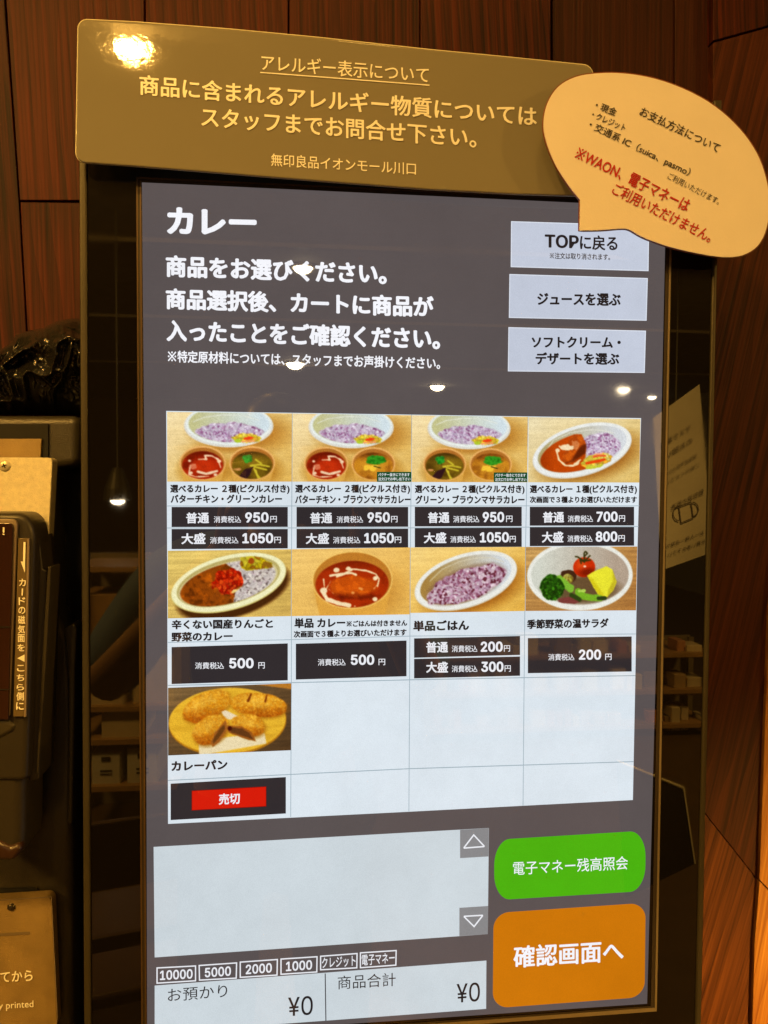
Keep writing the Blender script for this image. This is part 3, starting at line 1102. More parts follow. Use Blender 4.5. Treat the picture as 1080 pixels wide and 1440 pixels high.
bun(345, 210, 205, 112, -24, 41)
bun(775, 215, 235, 98, 9, 42)
p.put(p.seg([(712, 130), (690, 180)], 22, wob=4), (120, 62, 14))
p.put(p.seg([(845, 140), (832, 190)], 16, wob=4), (120, 62, 14))
p.put(p.poly([(470, 262), (500, 250), (610, 300), (560, 330), (500, 320)], wob=3), (228, 208, 176))
p.put(p.poly([(285, 505), (520, 470), (828, 450), (842, 536), (560, 575), (288, 612)]), (228, 210, 170))
bun(378, 405, 155, 112, -28, 43)
bun(690, 380, 140, 92, 14, 44)
p.put(p.poly([(505, 330), (520, 400), (460, 500), (400, 545), (380, 510), (420, 420)], wob=5), (150, 96, 40))
p.put(p.poly([(495, 360), (500, 400), (450, 480), (405, 520), (400, 490), (440, 420)], wob=5), (104, 66, 26))
p.put(p.poly([(520, 375), (640, 385), (720, 440), (755, 515), (690, 500), (560, 450), (525, 430)], wob=5), (146, 92, 36))
p.put(p.poly([(540, 392), (640, 402), (700, 445), (730, 495), (640, 468), (550, 430)], wob=5), (100, 62, 28))
p.put(p.ell(540, 400, 18, 18, wob=5), (70, 20, 10))
p.build([(236.3, 967.3), (409.6, 960.9), (409.2, 1055), (236.4, 1062.4)], lay(3), disp, 'picture of curry bread on a round board')

# ------------------------------------------------------------ captions
B = 0.048
cap = [
    ('選べるカレー ２種(ピクルス付き)', 239.3, 688, 407.3, 688, 13.5, B), ('バターチキン・グリーンカレー', 240, 701.5, 396.7, 701.5, 12.5, B),
    ('選べるカレー ２種(ピクルス付き)', 415, 688, 576.7, 688, 13.5, B), ('バターチキン・ブラウンマサラカレー', 415, 702, 577.5, 702, 12.5, B),
    ('選べるカレー ２種(ピクルス付き)', 583.3, 688.5, 737.7, 688.5, 13.2, B), ('グリーン・ブラウンマサラカレー', 584, 702.5, 737.7, 702.5, 12.5, B),
    ('選べるカレー １種(ピクルス付き)', 745, 688.6, 895.7, 688.6, 13.2, B), ('次画面で３種よりお選びいただけます', 745, 702.6, 895.7, 702.6, 9.6, B),
    ('辛くない国産りんごと', 241.3, 878.5, 384, 876.7, 13.5, B), ('野菜のカレー', 241, 895.8, 327.3, 894.4, 13.5, B),
    ('単品 カレー', 414, 876.3, 485.7, 875.6, 14, B), ('※ごはんは付きません', 487.3, 877.3, 572.7, 875.8, 9, B),
    ('次画面で３種よりお選びいただけます', 413, 892, 571.7, 889, 9.8, B),
    ('単品ごはん', 581, 880.3, 659.7, 879, 15, B), ('季節野菜の温サラダ', 741, 877.8, 856, 876, 13.5, B),
    ('カレーパン', 241, 1077.3, 320, 1075, 14, B)]
for s, x0, y0, x1, y1, h, b in cap:
    text(s, x0, y0, x1, y1, h, lay(3), BLK, disp, bold=b)

bars = [([(241.3, 712.9), (404.7, 712.9), (404.7, 741), (241.3, 741.2)],), ([(241.3, 743.9), (404.7, 743.9), (404.7, 771.2), (241.3, 772.3)],),
        ([(417, 712.9), (574, 712.9), (574, 740.8), (417, 741)],), ([(417, 743.7), (574, 743.4), (574, 770), (417, 771)],),
        ([(583.3, 712.7), (733.7, 712.7), (733.7, 740), (583.3, 740.3)],), ([(583.3, 742.7), (733.7, 742), (733.7, 769), (583.3, 769.7)],),
        ([(745, 712.7), (891.7, 712.7), (891.7, 739), (745, 739.3)],), ([(745, 741.3), (891.7, 741), (891.7, 767.4), (745, 768)],),
        ([(241.3, 910), (404.7, 904.7), (404.7, 956.7), (241.3, 962)],), ([(416, 905.3), (571.7, 900.7), (571.7, 951), (416, 955.7)],),
        ([(582.3, 897.7), (731.3, 894.3), (731.3, 921), (582.3, 925)],), ([(582.3, 926.6), (731.3, 923.2), (731.3, 950.3), (582.3, 954)],),
        ([(742.3, 897.3), (888.3, 895), (888.3, 944.3), (742.3, 946.7)],), ([(240, 1102), (402, 1092.7), (402, 1144), (240, 1153.3)],)]
for (q,) in bars:
    flat('price_bar', q, lay(3), DK, disp)
PW = glow((236, 238, 244))
# word, x0, x1 per bar: size word / tax note / figure / yen, centre y
rows = [(('普通', 261.7, 294), (300.7, 339), ('950', 344.7, 377.7), (380, 389.3), 728), (('大盛', 255, 289), (295.3, 335.3), ('1050', 340.7, 384.3), (385.7, 395), 757.2),
        (('普通', 436, 467.3), (473.3, 510.7), ('950', 516.7, 548.3), (550, 559), 728), (('大盛', 430, 462.7), (468.3, 506.7), ('1050', 512, 554), (555, 564.3), 757),
        (('普通', 601.7, 632), (637.3, 674), ('950', 678.7, 709), (711.7, 720.7), 727.5), (('大盛', 596, 627.7), (633.3, 669.3), ('1050', 674.7, 715.7), (716.6, 725.3), 756),
        (('普通', 763.3, 793.3), (798.3, 834), ('700', 838.7, 868.6), (870.4, 879), 727), (('大盛', 762, 792.3), (798, 833.3), ('800', 837.7, 868.2), (869.6, 878.7), 755),
        (None, (274.3, 315), ('500', 322.3, 356.7), (363.3, 372.3), 933), (None, (447, 486), ('500', 493.3, 526.3), (532.3, 541.7), 928.2),
        (('普通', 599.3, 630), (635.3, 671.3), ('200', 676, 707), (708.6, 717.3), 909.8), (('大盛', 599.3, 630), (635.3, 671.3), ('300', 676.7, 708), (709.6, 718.3), 938),
        (None, (771, 807.7), ('200', 814, 845.3), (851, 860), 921)]
for wd, tx, fg, yn, yc in rows:
    if wd:
        text(wd[0], wd[1], yc + .4, wd[2], yc + .2, 15.5, lay(4), PW, disp, bold=0.03)
    k = 3 if wd is None else 2.4
    text('消費税込', tx[0], yc + k + .2, tx[1], yc + k, 9.4, lay(4), PW, disp, bold=0.012)
    text(fg[0], fg[1], yc - .3, fg[2], yc - .5, 14.6, lay(4), PW, disp, bold=0.03)
    text('円', yn[0], yc + k - .2, yn[1], yc + k - .3, 9, lay(4), PW, disp, bold=0.015)
flat('sold_out_badge', [(269.3, 1111.7), (374.7, 1105.7), (374.7, 1134.3), (269.3, 1140)], lay(4), glow((214, 28, 10)), disp, label='red sold-out badge')
outline('badge_edge', [(269.3, 1111.7), (374.7, 1105.7), (374.7, 1134.3), (269.3, 1140)], 0.9, lay(5), glow((120, 14, 6)), disp)
text('売切', 307.7, 1124, 337.3, 1122.6, 15.5, lay(5), PW, disp, bold=0.03)
GR = glow((24, 78, 44))
for x0, x1, ya, yb in ((530, 578.6, 663.5, 677.5), (694.3, 741.6, 664.3, 677.8)):
    flat('green_tag', [(x0, ya), (x1, ya), (x1, yb), (x0, yb)], lay(4), GR, disp)
    text('パクチー抜きにできます', x0 + 2, ya + 4, x1 - 2.5, ya + 4, 4.6, lay(5), PW, disp, bold=0.02)
    text('注文口でお申し出下さい', x0 + 2, ya + 10, x1 - 1.5, ya + 10, 4.6, lay(5), PW, disp, bold=0.02)

# ------------------------------------------------------------ lower half of the display
LW = glow((204, 214, 220))
flat('order_list', [(216, 1191), (687.5, 1164.4), (686, 1313.7), (217.5, 1346.4)], lay(1), LW, disp, label='empty pale order list')
for q, tri in (([(647, 1167), (687.3, 1164.5), (686.9, 1204.4), (647, 1206.8)], [(652.5, 1193.6), (666.3, 1175.6), (681, 1191.4)]),
               ([(646, 1276.6), (686.3, 1274), (686, 1313.7), (646, 1316.3)], [(651.8, 1289.6), (679.6, 1288), (666.8, 1304.4)])):
    flat('scroll_button', q, lay(2), glow((136, 136, 138)), disp)
    outline('scroll_arrow', tri, 1.9, lay(3), PW, disp)
for s, q, in (('10000', [(220, 1360.4), (275.8, 1357.5), (275.8, 1380), (220, 1383.5)]),
              ('5000', [(279.2, 1357), (333.6, 1353.2), (333, 1376.3), (279.7, 1379.2)]),
              ('2000', [(337, 1352.2), (390.9, 1348.4), (390.4, 1372), (337, 1375.3)]),
              ('1000', [(394.3, 1347.9), (446.7, 1344.5), (446.3, 1367.6), (394.3, 1371)]),
              ('クレジット', [(450, 1344), (503, 1340), (502.6, 1361.8), (450, 1364.7)]),
              ('電子マネー', [(506, 1339.2), (558, 1335.8), (557.5, 1358), (506, 1361.8)])):
    outline('money_box', q, 1.7, lay(1), PW, disp)
    yl_, yr_ = (q[0][1] + q[3][1]) / 2, (q[1][1] + q[2][1]) / 2
    if s[0] in '0123456789':
        n_ = len(s)
        c_ = (q[0][0] + q[1][0]) / 2
        hw = 4.6 * n_
        text(s, c_ - hw, yl_ - .2, c_ + hw, yr_ + .6, 13.5, lay(1), PW, disp, bold=0.02)
    else:
        text(s, q[0][0] + 2.6, yl_, q[1][0] - 3, yr_, 15, lay(1), PW, disp, bold=0.012)
flat('total_panel', [(217.5, 1386), (684, 1350.8), (683.6, 1418.7), (217.5, 1453)], lay(1), LW, disp, label='pale panel with the sums')
flat('divider', [(456.6, 1369), (458, 1368.9), (459, 1435.5), (457.6, 1435.6)], lay(2), DK, disp)
text('お預かり', 236, 1400, 319.6, 1393.5, 18, lay(2), BLK, disp)
text('¥0', 405, 1416, 440, 1413.5, 27, lay(2), BLK, disp, bold=0.005)
text('商品合計', 475, 1382, 556.5, 1377, 19, lay(2), BLK, disp)
text('¥0', 642, 1397, 675, 1394.5, 27, lay(2), BLK, disp, bold=0.005)
flat('green_button', rquad([(695, 1181), (908, 1168), (907.5, 1253), (695, 1266)], 22, 36, 10), lay(1), glow((74, 178, 16)), disp,
     label='bright green rounded button')
text('電子マネー残高照会', 721.5, 1221.3, 883, 1213.2, 19, lay(2), TX, disp, bold=0.004)
flat('orange_button', rquad([(694, 1284), (908, 1269.5), (906.5, 1402), (692.8, 1418)], 22, 22, 10), lay(1), glow((203, 117, 8)), disp,
     label='large orange rounded button')
text('確認画面へ', 722, 1346, 877, 1336, 31, lay(2), TX, disp, bold=0.022)

# ------------------------------------------------------------------ allergy notice


def poly_at(pl, x):
    for (a, b), (c, d) in zip(pl[:-1], pl[1:]):
        if x <= c:
            return b + (d - b) * (x - a) / (c - a)
    return pl[-1][1]


def sign_mesh(name, thick, mat, parent, back=0.0, grow=0.0):
    nx, ny = 60, 14
    V_, Fc = [], []
    rr = 13.0 + grow
    for i in range(nx + 1):
        u = i / nx
        u = 0.5 - 0.5 * math.cos(math.pi * u) if True else u
        for j in range(ny + 1):
            v = j / ny
            v = 0.5 - 0.5 * math.cos(math.pi * v)
            xt, xb = 110 - grow + (833.5 - 110 + 2 * grow) * u, 107 - grow + (836.5 - 107 + 2 * grow) * u
            x = xt + (xb - xt) * v
            yt, yb = poly_at(TOP, xt) - grow, poly_at(BOT, xb) + grow
            # rounded corners: pull rows in near the ends
            ed = min(x - (xt if False else 110 - grow + (107 - 110) * v), (833.5 + grow + 3 * v) - x)
            if ed < rr:
                cut = rr - math.sqrt(max(0, rr * rr - (rr - max(ed, 0)) ** 2))
                yt += cut
                yb -= cut
            y = yt + (yb - yt) * v
            V_.append(at(x, y, signY(x) + back))
    n1 = len(V_)
    for i in range(nx):
        for j in range(ny):
            a = i * (ny + 1) + j
            Fc.append((a, a + 1, a + ny + 2, a + ny + 1))
    o = link(name, V_, Fc, mat, parent, smooth=True)
    s_ = o.modifiers.new('thickness', 'SOLIDIFY')
    s_.thickness = thick
    s_.offset = -1
    return o


sg = empty('allergy_notice', at(470, 276, -0.014), 'olive laminated card with cream Japanese allergy lettering along the kiosk top', 'notice')
card = sign_mesh('card', 0.0008, M_sign, sg, 0.0)
sign_mesh('laminate_border', 0.0005, M_signedge, sg, 0.0010, 1.1)
sp_ = lambda x, y: at(x, y, signY(x) - 0.0004)
text('アレルギー表示について', 367.5, 87.5, 603, 105.5, 23, 0, M_signtxt, sg, bold=0.012, proj=sp_)
text('商品に含まれるアレルギー物質については', 196, 119, 755, 164, 29, 0, M_signtxt, sg, bold=0.022, proj=sp_)
text('スタッフまでお問合せ下さい。', 283, 164, 670, 194, 29, 0, M_signtxt, sg, bold=0.02, proj=sp_)
text('無印良品イオンモール川口', 381, 224.5, 585, 237.5, 18, 0, M_signtxt, sg, bold=0.012, proj=sp_)
ul = []
for i in range(13):
    x = 366 + 238 * i / 12
    y = 101 + 18 * i / 12
    ul += [sp_(x, y), sp_(x, y + 1.6)]
link('underline', ul, [(2 * i, 2 * i + 1, 2 * i + 3, 2 * i + 2) for i in range(12)], M_signtxt, sg)

# ------------------------------------------------------------------ speech balloon card
BP = [(815, 324), (816, 281), (800, 261), (781, 231), (768, 198), (764.5, 172), (770, 145), (785, 122), (810, 108), (842, 103), (880, 103.5),
      (922, 111), (966, 127), (1006, 150), (1040, 181), (1064, 215), (1077, 250), (1082, 285), (1078, 320), (1066, 345), (1045, 358.5), (1018, 361.5),
      (980, 356), (940, 346.5), (905, 334), (884, 322.5), (870, 321.5), (845, 323.5)]


def smooth_poly(P, keep, sub=4):
    out = []
    n = len(P)
    for i in range(n):
        p0, p1, p2, p3 = [Vector(P[(i + k) % n]) for k in (-1, 0, 1, 2)]
        if i in keep:
            p0 = p1
        if (i + 1) % n in keep:
            p3 = p2
        lin_ = (i in keep and (i + 1) % n in keep)
        for k in range(sub):
            t = k / sub
            if lin_:
                q = p1.lerp(p2, t)
            else:
                q = 0.5 * ((2 * p1) + (p2 - p0) * t + (2 * p0 - 5 * p1 + 4 * p2 - p3) * t * t + (3 * p1 - p0 - 3 * p2 + p3) * t ** 3)
            out.append((q.x, q.y))
    return out


BPS = smooth_poly(BP, {0, 1, 26})


def balY(x, y):
    """the card is folded a little along a line from (903,100) to (934,350)"""
    d = (x - 903) - (y - 100) * 0.124
    return -0.021 - (0.00006 * max(0, -d) if d < 0 else -0.00005 * d)


bal = empty('speech_balloon_sign', at(816, 322, -0.021), 'cream speech balloon card with black and red Japanese payment lettering', 'sign')


def clip_half(P, sgn):
    f = lambda p: sgn * ((p[0] - 903) - (p[1] - 100) * 0.124)
    out = []
    for i in range(len(P)):
        a, b = P[i], P[(i + 1) % len(P)]
        fa, fb_ = f(a), f(b)
        if fa >= 0:
            out.append(a)
        if (fa > 0) != (fb_ > 0) and fa != fb_:
            t = fa / (fa - fb_)
            out.append((a[0] + (b[0] - a[0]) * t, a[1] + (b[1] - a[1]) * t))
    return out


def balloon_mesh(name, mat, back, P, t):
    V_, Fc = [], []
    for sgn in (-1, 1):
        h_ = clip_half(P, sgn)
        b0 = len(V_)
        n = len(h_)
        V_ += [at(x, y, balY(x, y) + back) for x, y in h_]
        V_ += [at(x, y, balY(x, y) + back) + Vector((0, t, 0)) for x, y in h_]
        Fc.append(tuple(range(b0, b0 + n)))
        Fc.append(tuple(range(b0 + 2 * n - 1, b0 + n - 1, -1)))
        for i in range(n):
            j = (i + 1) % n
            Fc.append((b0 + i, b0 + n + i, b0 + n + j, b0 + j))
    o = link(name, V_, Fc, mat, bal)
    return o


balloon_mesh('card', M_balloon, 0, BPS, 0.0006)
cx_, cy_ = 920, 232
BPG = []
for i in range(len(BPS)):
    a, b, c = Vector(BPS[i - 1]), Vector(BPS[i]), Vector(BPS[(i + 1) % len(BPS)])
    t_ = (c - a).normalized()
    BPG.append((b.x + t_.y * 1.5, b.y - t_.x * 1.5))
balloon_mesh('card_rim', M_balloonedge, 0.0008, BPG, 0.0012)
bp_ = lambda x, y: at(x, y, balY(x, y) - 0.0004)
for s, a, mt, b in (('お支払方法について', (901, 155.5, 1012, 209, 14), M_ink, 0.012),
                    ('・現金', (838, 147, 867, 158.5, 11.5), M_ink, 0.015), ('・クレジット', (833, 160.5, 879.5, 180.5, 10.5), M_ink, 0.015),
                    ('・交通系 IC（suica、pasmo）', (829, 175, 970, 243.5, 14), M_ink, 0.012),
                    ('ご利用いただけます。', (940, 246.5, 1012, 284, 10), M_ink, 0.0),
                    ('※WAON、電子マネーは', (811, 214, 969, 290.5, 19), M_red, 0.02), ('ご利用いただけません。', (863, 264, 1001, 334, 18.5), M_red, 0.018)):
    text(s, *a, 0, mt, bal, bold=b, perp=True, proj=bp_)

# ------------------------------------------------------------------ payment terminal at the left
pt = empty('payment_terminal', (at(40, 900, 0.03).x, 0.05, 0.0),
           'dark payment terminal with a card reader and metal plates, cropped by the left edge', 'terminal')
slab('casing', [(-120, 584), (113, 584), (112, 655), (73, 660), (74, 858), (100, 900), (104.5, 1000), (101.5, 1120), (101, 1440), (101, 1560), (-120, 1560)],
     0.030, 0.09, M_shell, pt, bev=0.006)
xz(at(-120, 900, 0.04).x, at(100, 900, 0.04).x, 0.0, at(0, 1560, 0.03).z, 0.032, 0.086, 'pedestal', M_body, pt)
slab('recess', [(70, 650), (119, 650), (127, 1560), (98, 1560), (98, 905), (70, 862)], 0.062, 0.01, M_black, pt)
slab('casing_flank', [(90, 884), (103, 876), (108, 884), (105, 940), (104.5, 1000), (101, 1160), (95, 1160), (96, 960)], 0.026, 0.03, M_shell, pt, bev=0.002)
slab('window_frame', [(-60, 596), (68, 596), (68, 650), (-60, 650)], 0.0285, 0.004, M_black, pt, bev=0.0004)
slab('window', [(-60, 617), (58.5, 617), (56.5, 650), (-60, 650)], 0.0268, 0.003, M_plate2, pt, bev=0.0004)
up = slab('metal_plate', rquad([(-60, 643), (74, 643.5), (65, 812), (-60, 812)], 7, 7, 6, (0, 1, 0, 0)), 0.012, 0.012, M_plate, pt, bev=0.0006,
          label='pale sparkling metal plate above the card reader')


def screw(cx, cy, r, Y, par, m=M_screw):
    c = at(cx, cy, Y)
    rr = (at(cx + r, cy, Y) - c).length
    V_, Fc = [], []
    n = 24
    prof = [(1.12, 0.0003), (1.12, -0.0002), (0.98, -0.0002), (0.95, -0.0007), (0.7, -0.0013), (0.0, -0.0015)]
    for k, (q, d) in enumerate(prof):
        for i in range(n):
            a = 2 * math.pi * i / n
            V_.append(c + Vector((math.cos(a) * rr * q, d, math.sin(a) * rr * q)))
    for k in range(len(prof) - 1):
        for i in range(n):
            j = (i + 1) % n
            Fc.append((k * n + i, (k + 1) * n + i, (k + 1) * n + j, k * n + j))
    o = link('screw', V_, Fc, m, par, smooth=True)
    bm = bmesh.new()
    bm.from_mesh(o.data)
    bmesh.ops.recalc_face_normals(bm, faces=bm.faces)
    bm.to_mesh(o.data)
    bm.free()
    for a in (R(25), R(115)):
        d = Vector((math.cos(a), 0, math.sin(a))) * rr * 0.5
        e = Vector((-math.sin(a), 0, math.cos(a))) * rr * 0.11
        yy = Vector((0, -0.0017, 0))
        link('screw_slot', [c + yy - d - e, c + yy + d - e, c + yy + d + e, c + yy - d + e], [(0, 1, 2, 3)], M_groove, par)


screw(7, 655, 7.6, 0.012, up)
# lens-shaped reader body
slab('reader_shell', rquad([(-80, 721), (50, 721.5), (38, 1100), (-80, 1100)], 26, 40, 8, (0, 1, 0, 0)), -0.020, 0.032, M_shell2, pt, bev=0.004)
slab('reader_rim', rquad([(-80, 729.5), (24.5, 730), (12.8, 1008), (-80, 1008)], 9, 9, 6, (0, 1, 0, 0)), -0.0225, 0.003, M_beige, pt, bev=0.0008)
rw = slab('reader_window', rquad([(-80, 735.5), (18.3, 736), (11.6, 1012), (-80, 1012)], 5, 5, 5, (0, 1, 0, 0)), -0.0240, 0.002, M_redbrown, pt, bev=0.0004)
text('!', 3.6, 747, 6.6, 747, 11, -0.0250, M_white, rw, bold=0.01)
for yy in (881, 969):
    flat('window_joint', [(-20, yy), (14.5, yy), (14.4, yy + 1.4), (-20, yy + 1.4)], -0.0246, M_black, rw)
ls = slab('label_strip', [(25.5, 757), (40.3, 757.5), (35, 1008), (18.4, 1008)], -0.0222, 0.003, M_strip, pt, bev=0.0004, label='brown strip with vertical white lettering')
slab('strip_edge', [(38.3, 757.5), (41.0, 757.5), (36.2, 1008), (34.0, 1008)], -0.0230, 0.002, M_beige, pt)
flat('arrow', [(33, 762), (36, 762.4), (35, 805.5), (29, 789.5), (32.4, 789.5)], -0.0228, M_white, ls)
chars = 'カ|ドの磁気面を<こちら側に'
ys = [(203, 265), (285, 345), (360, 425), (440, 500), (515, 585), (595, 665), (672, 738), (755, 815), (842, 905), (930, 985), (1010, 1065), (1090, 1145),
      (1160, 1230), (1245, 1310)]
for i, c in enumerate(chars):
    ya, yb = 780 + ys[i][0] / 6, 780 + ys[i][1] / 6
    t = (ys[i][0] - 203) / 1100
    x0, x1 = (160 - 26 * t) / 6, (218 - 18 * t) / 6
    if c == '|':
        flat('lettering', [(30.6, ya), (32.4, ya), (32, yb), (30.2, yb)], -0.0228, M_white, ls)
    elif c == '<':
        flat('lettering', [(x1, ya), (x1, yb), (x0, (ya + yb) / 2)], -0.0228, M_white, ls)
    else:
        text(c, x0, (ya + yb) / 2, x1, (ya + yb) / 2, yb - ya, -0.0228, M_white, ls, bold=0.02)
slab('fin', [(48, 757), (51, 753), (55, 755), (60, 800), (66, 803), (61, 960), (55, 1096), (40, 1100), (42, 1000)], -0.010, 0.03, M_shell2, pt, bev=0.003)
slab('fin_edge', [(46.6, 760), (49.2, 758), (43.5, 1060), (41.5, 1092), (40.2, 1092)], -0.0125, 0.004, M_trim, pt, bev=0.0008)
slab('fin_edge', [(67.2, 797), (71.6, 797), (66, 905), (59, 1010), (53.5, 1088), (51.5, 1088), (57, 960)], -0.0115, 0.02, M_trim, pt, bev=0.001)
# lower cover of the reader
slab('reader_foot', [(-80, 1040), (-5, 1012), (10, 1008), (22, 1012), (31, 1035), (34, 1100), (33, 1180), (30, 1200), (20, 1212), (-80, 1214)],
     -0.018, 0.045, M_shell2, pt, bev=0.008)
slab('card_slot', [(-80, 1010), (-4, 1009), (12, 1012), (24, 1020), (18, 1030), (-2, 1040), (-80, 1060)], -0.0215, 0.01, M_trim, pt, bev=0.003)
slab('reader_lip', [(-80, 1185), (0, 1184), (14, 1192), (28, 1186), (30, 1196), (20, 1211), (-80, 1213)], -0.0205, 0.01,
     surf('amber_lip', (0.035, 0.016, 0.009), rough=0.3), pt, bev=0.003)
slab('recess', [(-80, 1252), (52, 1249), (56, 1262), (-80, 1268)], 0.0285, 0.003, M_black, pt)
lp = slab('metal_plate', rquad([(-80, 1271), (72.5, 1261), (80.5, 1447), (-80, 1462)], 9, 9, 6, (0, 1, 1, 0)), 0.018, 0.010, M_plate2, pt, bev=0.0007,
          label='brown metal plate with white lettering')
outline('plate_edge', [(-80, 1270.5), (72.7, 1260.6), (80.9, 1430), (79, 1446), (-80, 1461)], 1.1, 0.0176, M_beige, lp)
flat('faint_mark', [(-10, 1313), (42, 1310), (42, 1314), (-10, 1317)], 0.0176, surf('faint_print', (0.17, 0.125, 0.07), rough=0.4), lp)
screw(16, 1275.5, 5.2, 0.018, lp, surf('dark_screw', (0.10, 0.08, 0.05), rough=0.25, metal=0.8))
text('てから', 0.3, 1374, 46, 1371.6, 15, 0.0174, M_white, lp, bold=0.02)
text('y printed', -2, 1416, 47, 1413, 12.5, 0.0174, M_white, lp, bold=0.006)

# ------------------------------------------------------------------ crumpled black bag on the terminal
SIL = [(-70, 560), (-60, 500), (-30, 486), (0, 492), (14, 482), (22, 471), (44, 464), (60, 461), (78, 452), (100, 447), (125, 450), (160, 470), (165, 581), (-70, 581)]


def bag():
    nx, ny = 150, 90
    rs = random.Random(8)
    fac = [(Vector((rs.uniform(-60, 160), rs.uniform(445, 585))), rs.uniform(-1, 1), rs.uniform(-1, 1), rs.uniform(-.5, .5)) for _ in range(62)]
    topl = [(-70, 560), (-60, 500), (-30, 486), (0, 492), (14, 482), (22, 471), (44, 464), (60, 461), (78, 452), (100, 447), (125, 450), (160, 470)]
    V_ = []
    for side in (0, 1):
        for j in range(ny + 1):
            for i in range(nx + 1):
                x = -70 + 230 * i / nx
                yt = poly_at(topl, x)
                yb = 583
                v = j / ny
                y = yt + (yb - yt) * v
                bulge = math.sin(math.pi * min(1, max(0.0, v)) ** 0.6 * 0.96 + .05) ** 0.5
                # stretched film: a few large facets with sharp creases running between them
                X_ = Vector((x / 34 + 0.5 * noise.noise(Vector((x / 50, y / 50, 3))), y / 52 + 0.6 * noise.noise(Vector((x / 60, y / 40, 9))), 1.7))
                r1 = 1 - 2.2 * abs(noise.noise(X_))
                r2 = 1 - 2.2 * abs(noise.noise(X_ * 2.1 + Vector((5, 2, 1))))
                r3 = 1 - 2.4 * abs(noise.noise(X_ * 4.7 + Vector((3, 7, 2))))
                cre = 0.25 * max(0, r3) ** 3 + 1.5 * r1 ** 3 + 0.55 * r2 ** 3 + 1.6 * noise.noise(X_ * 0.6)
                y0 = 0.085 - (0.040 * bulge + 0.0085 * cre * bulge) * (1 if side == 0 else -0.6)
                jx = 0.8
                f = (0, noise.noise(X_ * 1.3))
                V_.append(at(x + jx * bulge, y + (1.5 * f[1] * bulge * (1 - v)), y0))
    Fc = []
    N = (nx + 1) * (ny + 1)
    for j in range(ny):
        for i in range(nx):
            a = j * (nx + 1) + i
            Fc.append((a, a + nx + 1, a + nx + 2, a + 1))
            Fc.append((N + a, N + a + 1, N + a + nx + 2, N + a + nx + 1))
    rim = [j * (nx + 1) for j in range(ny + 1)] + [ny * (nx + 1) + i for i in range(1, nx + 1)] + [j * (nx + 1) + nx for j in range(ny - 1, -1, -1)] + \
          [i for i in range(nx - 1, 0, -1)]
    for a, b in zip(rim, rim[1:] + rim[:1]):
        Fc.append((a, N + a, N + b, b))
    o = link('plastic_bag', V_, Fc, M_bag, None, smooth=True, origin=at(50, 583, 0.08))
    return o


tag(bag(), 'crumpled glossy black plastic bag lying on top of the payment terminal', 'plastic bag')

# ------------------------------------------------------------------ the room the glass mirrors
M_ceil = surf('ceiling_paint', (0.36, 0.34, 0.29), rough=0.8)
M_floor = surf('floor_boards', (0.09, 0.055, 0.025), rough=0.5)
M_shelf = surf('shelf_metal', (0.20, 0.17, 0.13), rough=0.4)
m, n, l, b = newmat('lamp_lens')
b.inputs['Base Color'].default_value = (1, 1, 1, 1)
b.inputs['Emission Color'].default_value = (1, 0.80, 0.50, 1)
b.inputs['Emission Strength'].default_value = 90
M_lens = m


def boxv(c0, c1):
    return [Vector((x, y, z)) for x in (c0[0], c1[0]) for y in (c0[1], c1[1]) for z in (c0[2], c1[2])]


BF = [(0, 1, 3, 2), (4, 6, 7, 5), (0, 4, 5, 1), (2, 3, 7, 6), (0, 2, 6, 4), (1, 5, 7, 3)]


def box(name, c0, c1, mat, parent=None, bev=0.0):
    o = link(name, boxv(c0, c1), BF, mat, parent, origin=((c0[0] + c1[0]) / 2, (c0[1] + c1[1]) / 2, min(c0[2], c1[2])))
    bm = bmesh.new()
    bm.from_mesh(o.data)
    bmesh.ops.recalc_face_normals(bm, faces=bm.faces)
    bm.to_mesh(o.data)
    bm.free()
    if bev:
        bevel(o, bev)
    return o


o = box('floor', (-5, -11, -0.05), (5, 0.3, -0.001), M_floor)
o['kind'] = 'structure'
o = box('ceiling', (-5, -11, CEIL), (5, 0.3, CEIL + 0.1), M_ceil)
o['kind'] = 'structure'
for yy in (-1.9, -3.4, -5.2, -7.4):
    jo = box('ceiling_beam', (-5, yy - 0.02, CEIL - 0.02), (5, yy + 0.02, CEIL - 0.0005), M_shelf, o)
o = box('back_wall', (-5, -11.1, 0), (5, -11, CEIL), surf('back_wall_paint', (0.10, 0.07, 0.045), rough=0.8))
o['kind'] = 'structure'


def lamp(c, r, lab):
    t = empty('ceiling_downlight', c, lab, 'ceiling light')
    t['group'] = 'ceiling downlights mirrored in the kiosk glass'
    V_ = []
    n = 24
    for q, dz in ((1.0, 0.0), (1.0, -0.012), (1.18, -0.012), (1.22, 0.0)):
        for i in range(n):
            a = 2 * math.pi * i / n
            V_.append(Vector(c) + Vector((math.cos(a) * r * q, math.sin(a) * r * q, dz)))
    Fc = []
    for k in range(3):
        for i in range(n):
            j = (i + 1) % n
            Fc.append((k * n + i, k * n + j, (k + 1) * n + j, (k + 1) * n + i))
    link('ring', V_, Fc, M_ceil, t)
    V_, Fc = [], []
    for k in range(7):
        q = math.cos(k * math.pi / 14)
        for i in range(n):
            V_.append(Vector(c) + Vector((math.cos(2 * math.pi * i / n) * r * q, math.sin(2 * math.pi * i / n) * r * q, -0.004 - 0.72 * r * math.sin(k * math.pi / 14))))
    for k in range(6):
        Fc += [(k * n + i, (k + 1) * n + i, (k + 1) * n + (i + 1) % n, k * n + (i + 1) % n) for i in range(n)]
    Fc += [tuple(range(6 * n, 7 * n))]
    link('lens', V_, Fc, M_lens, t)


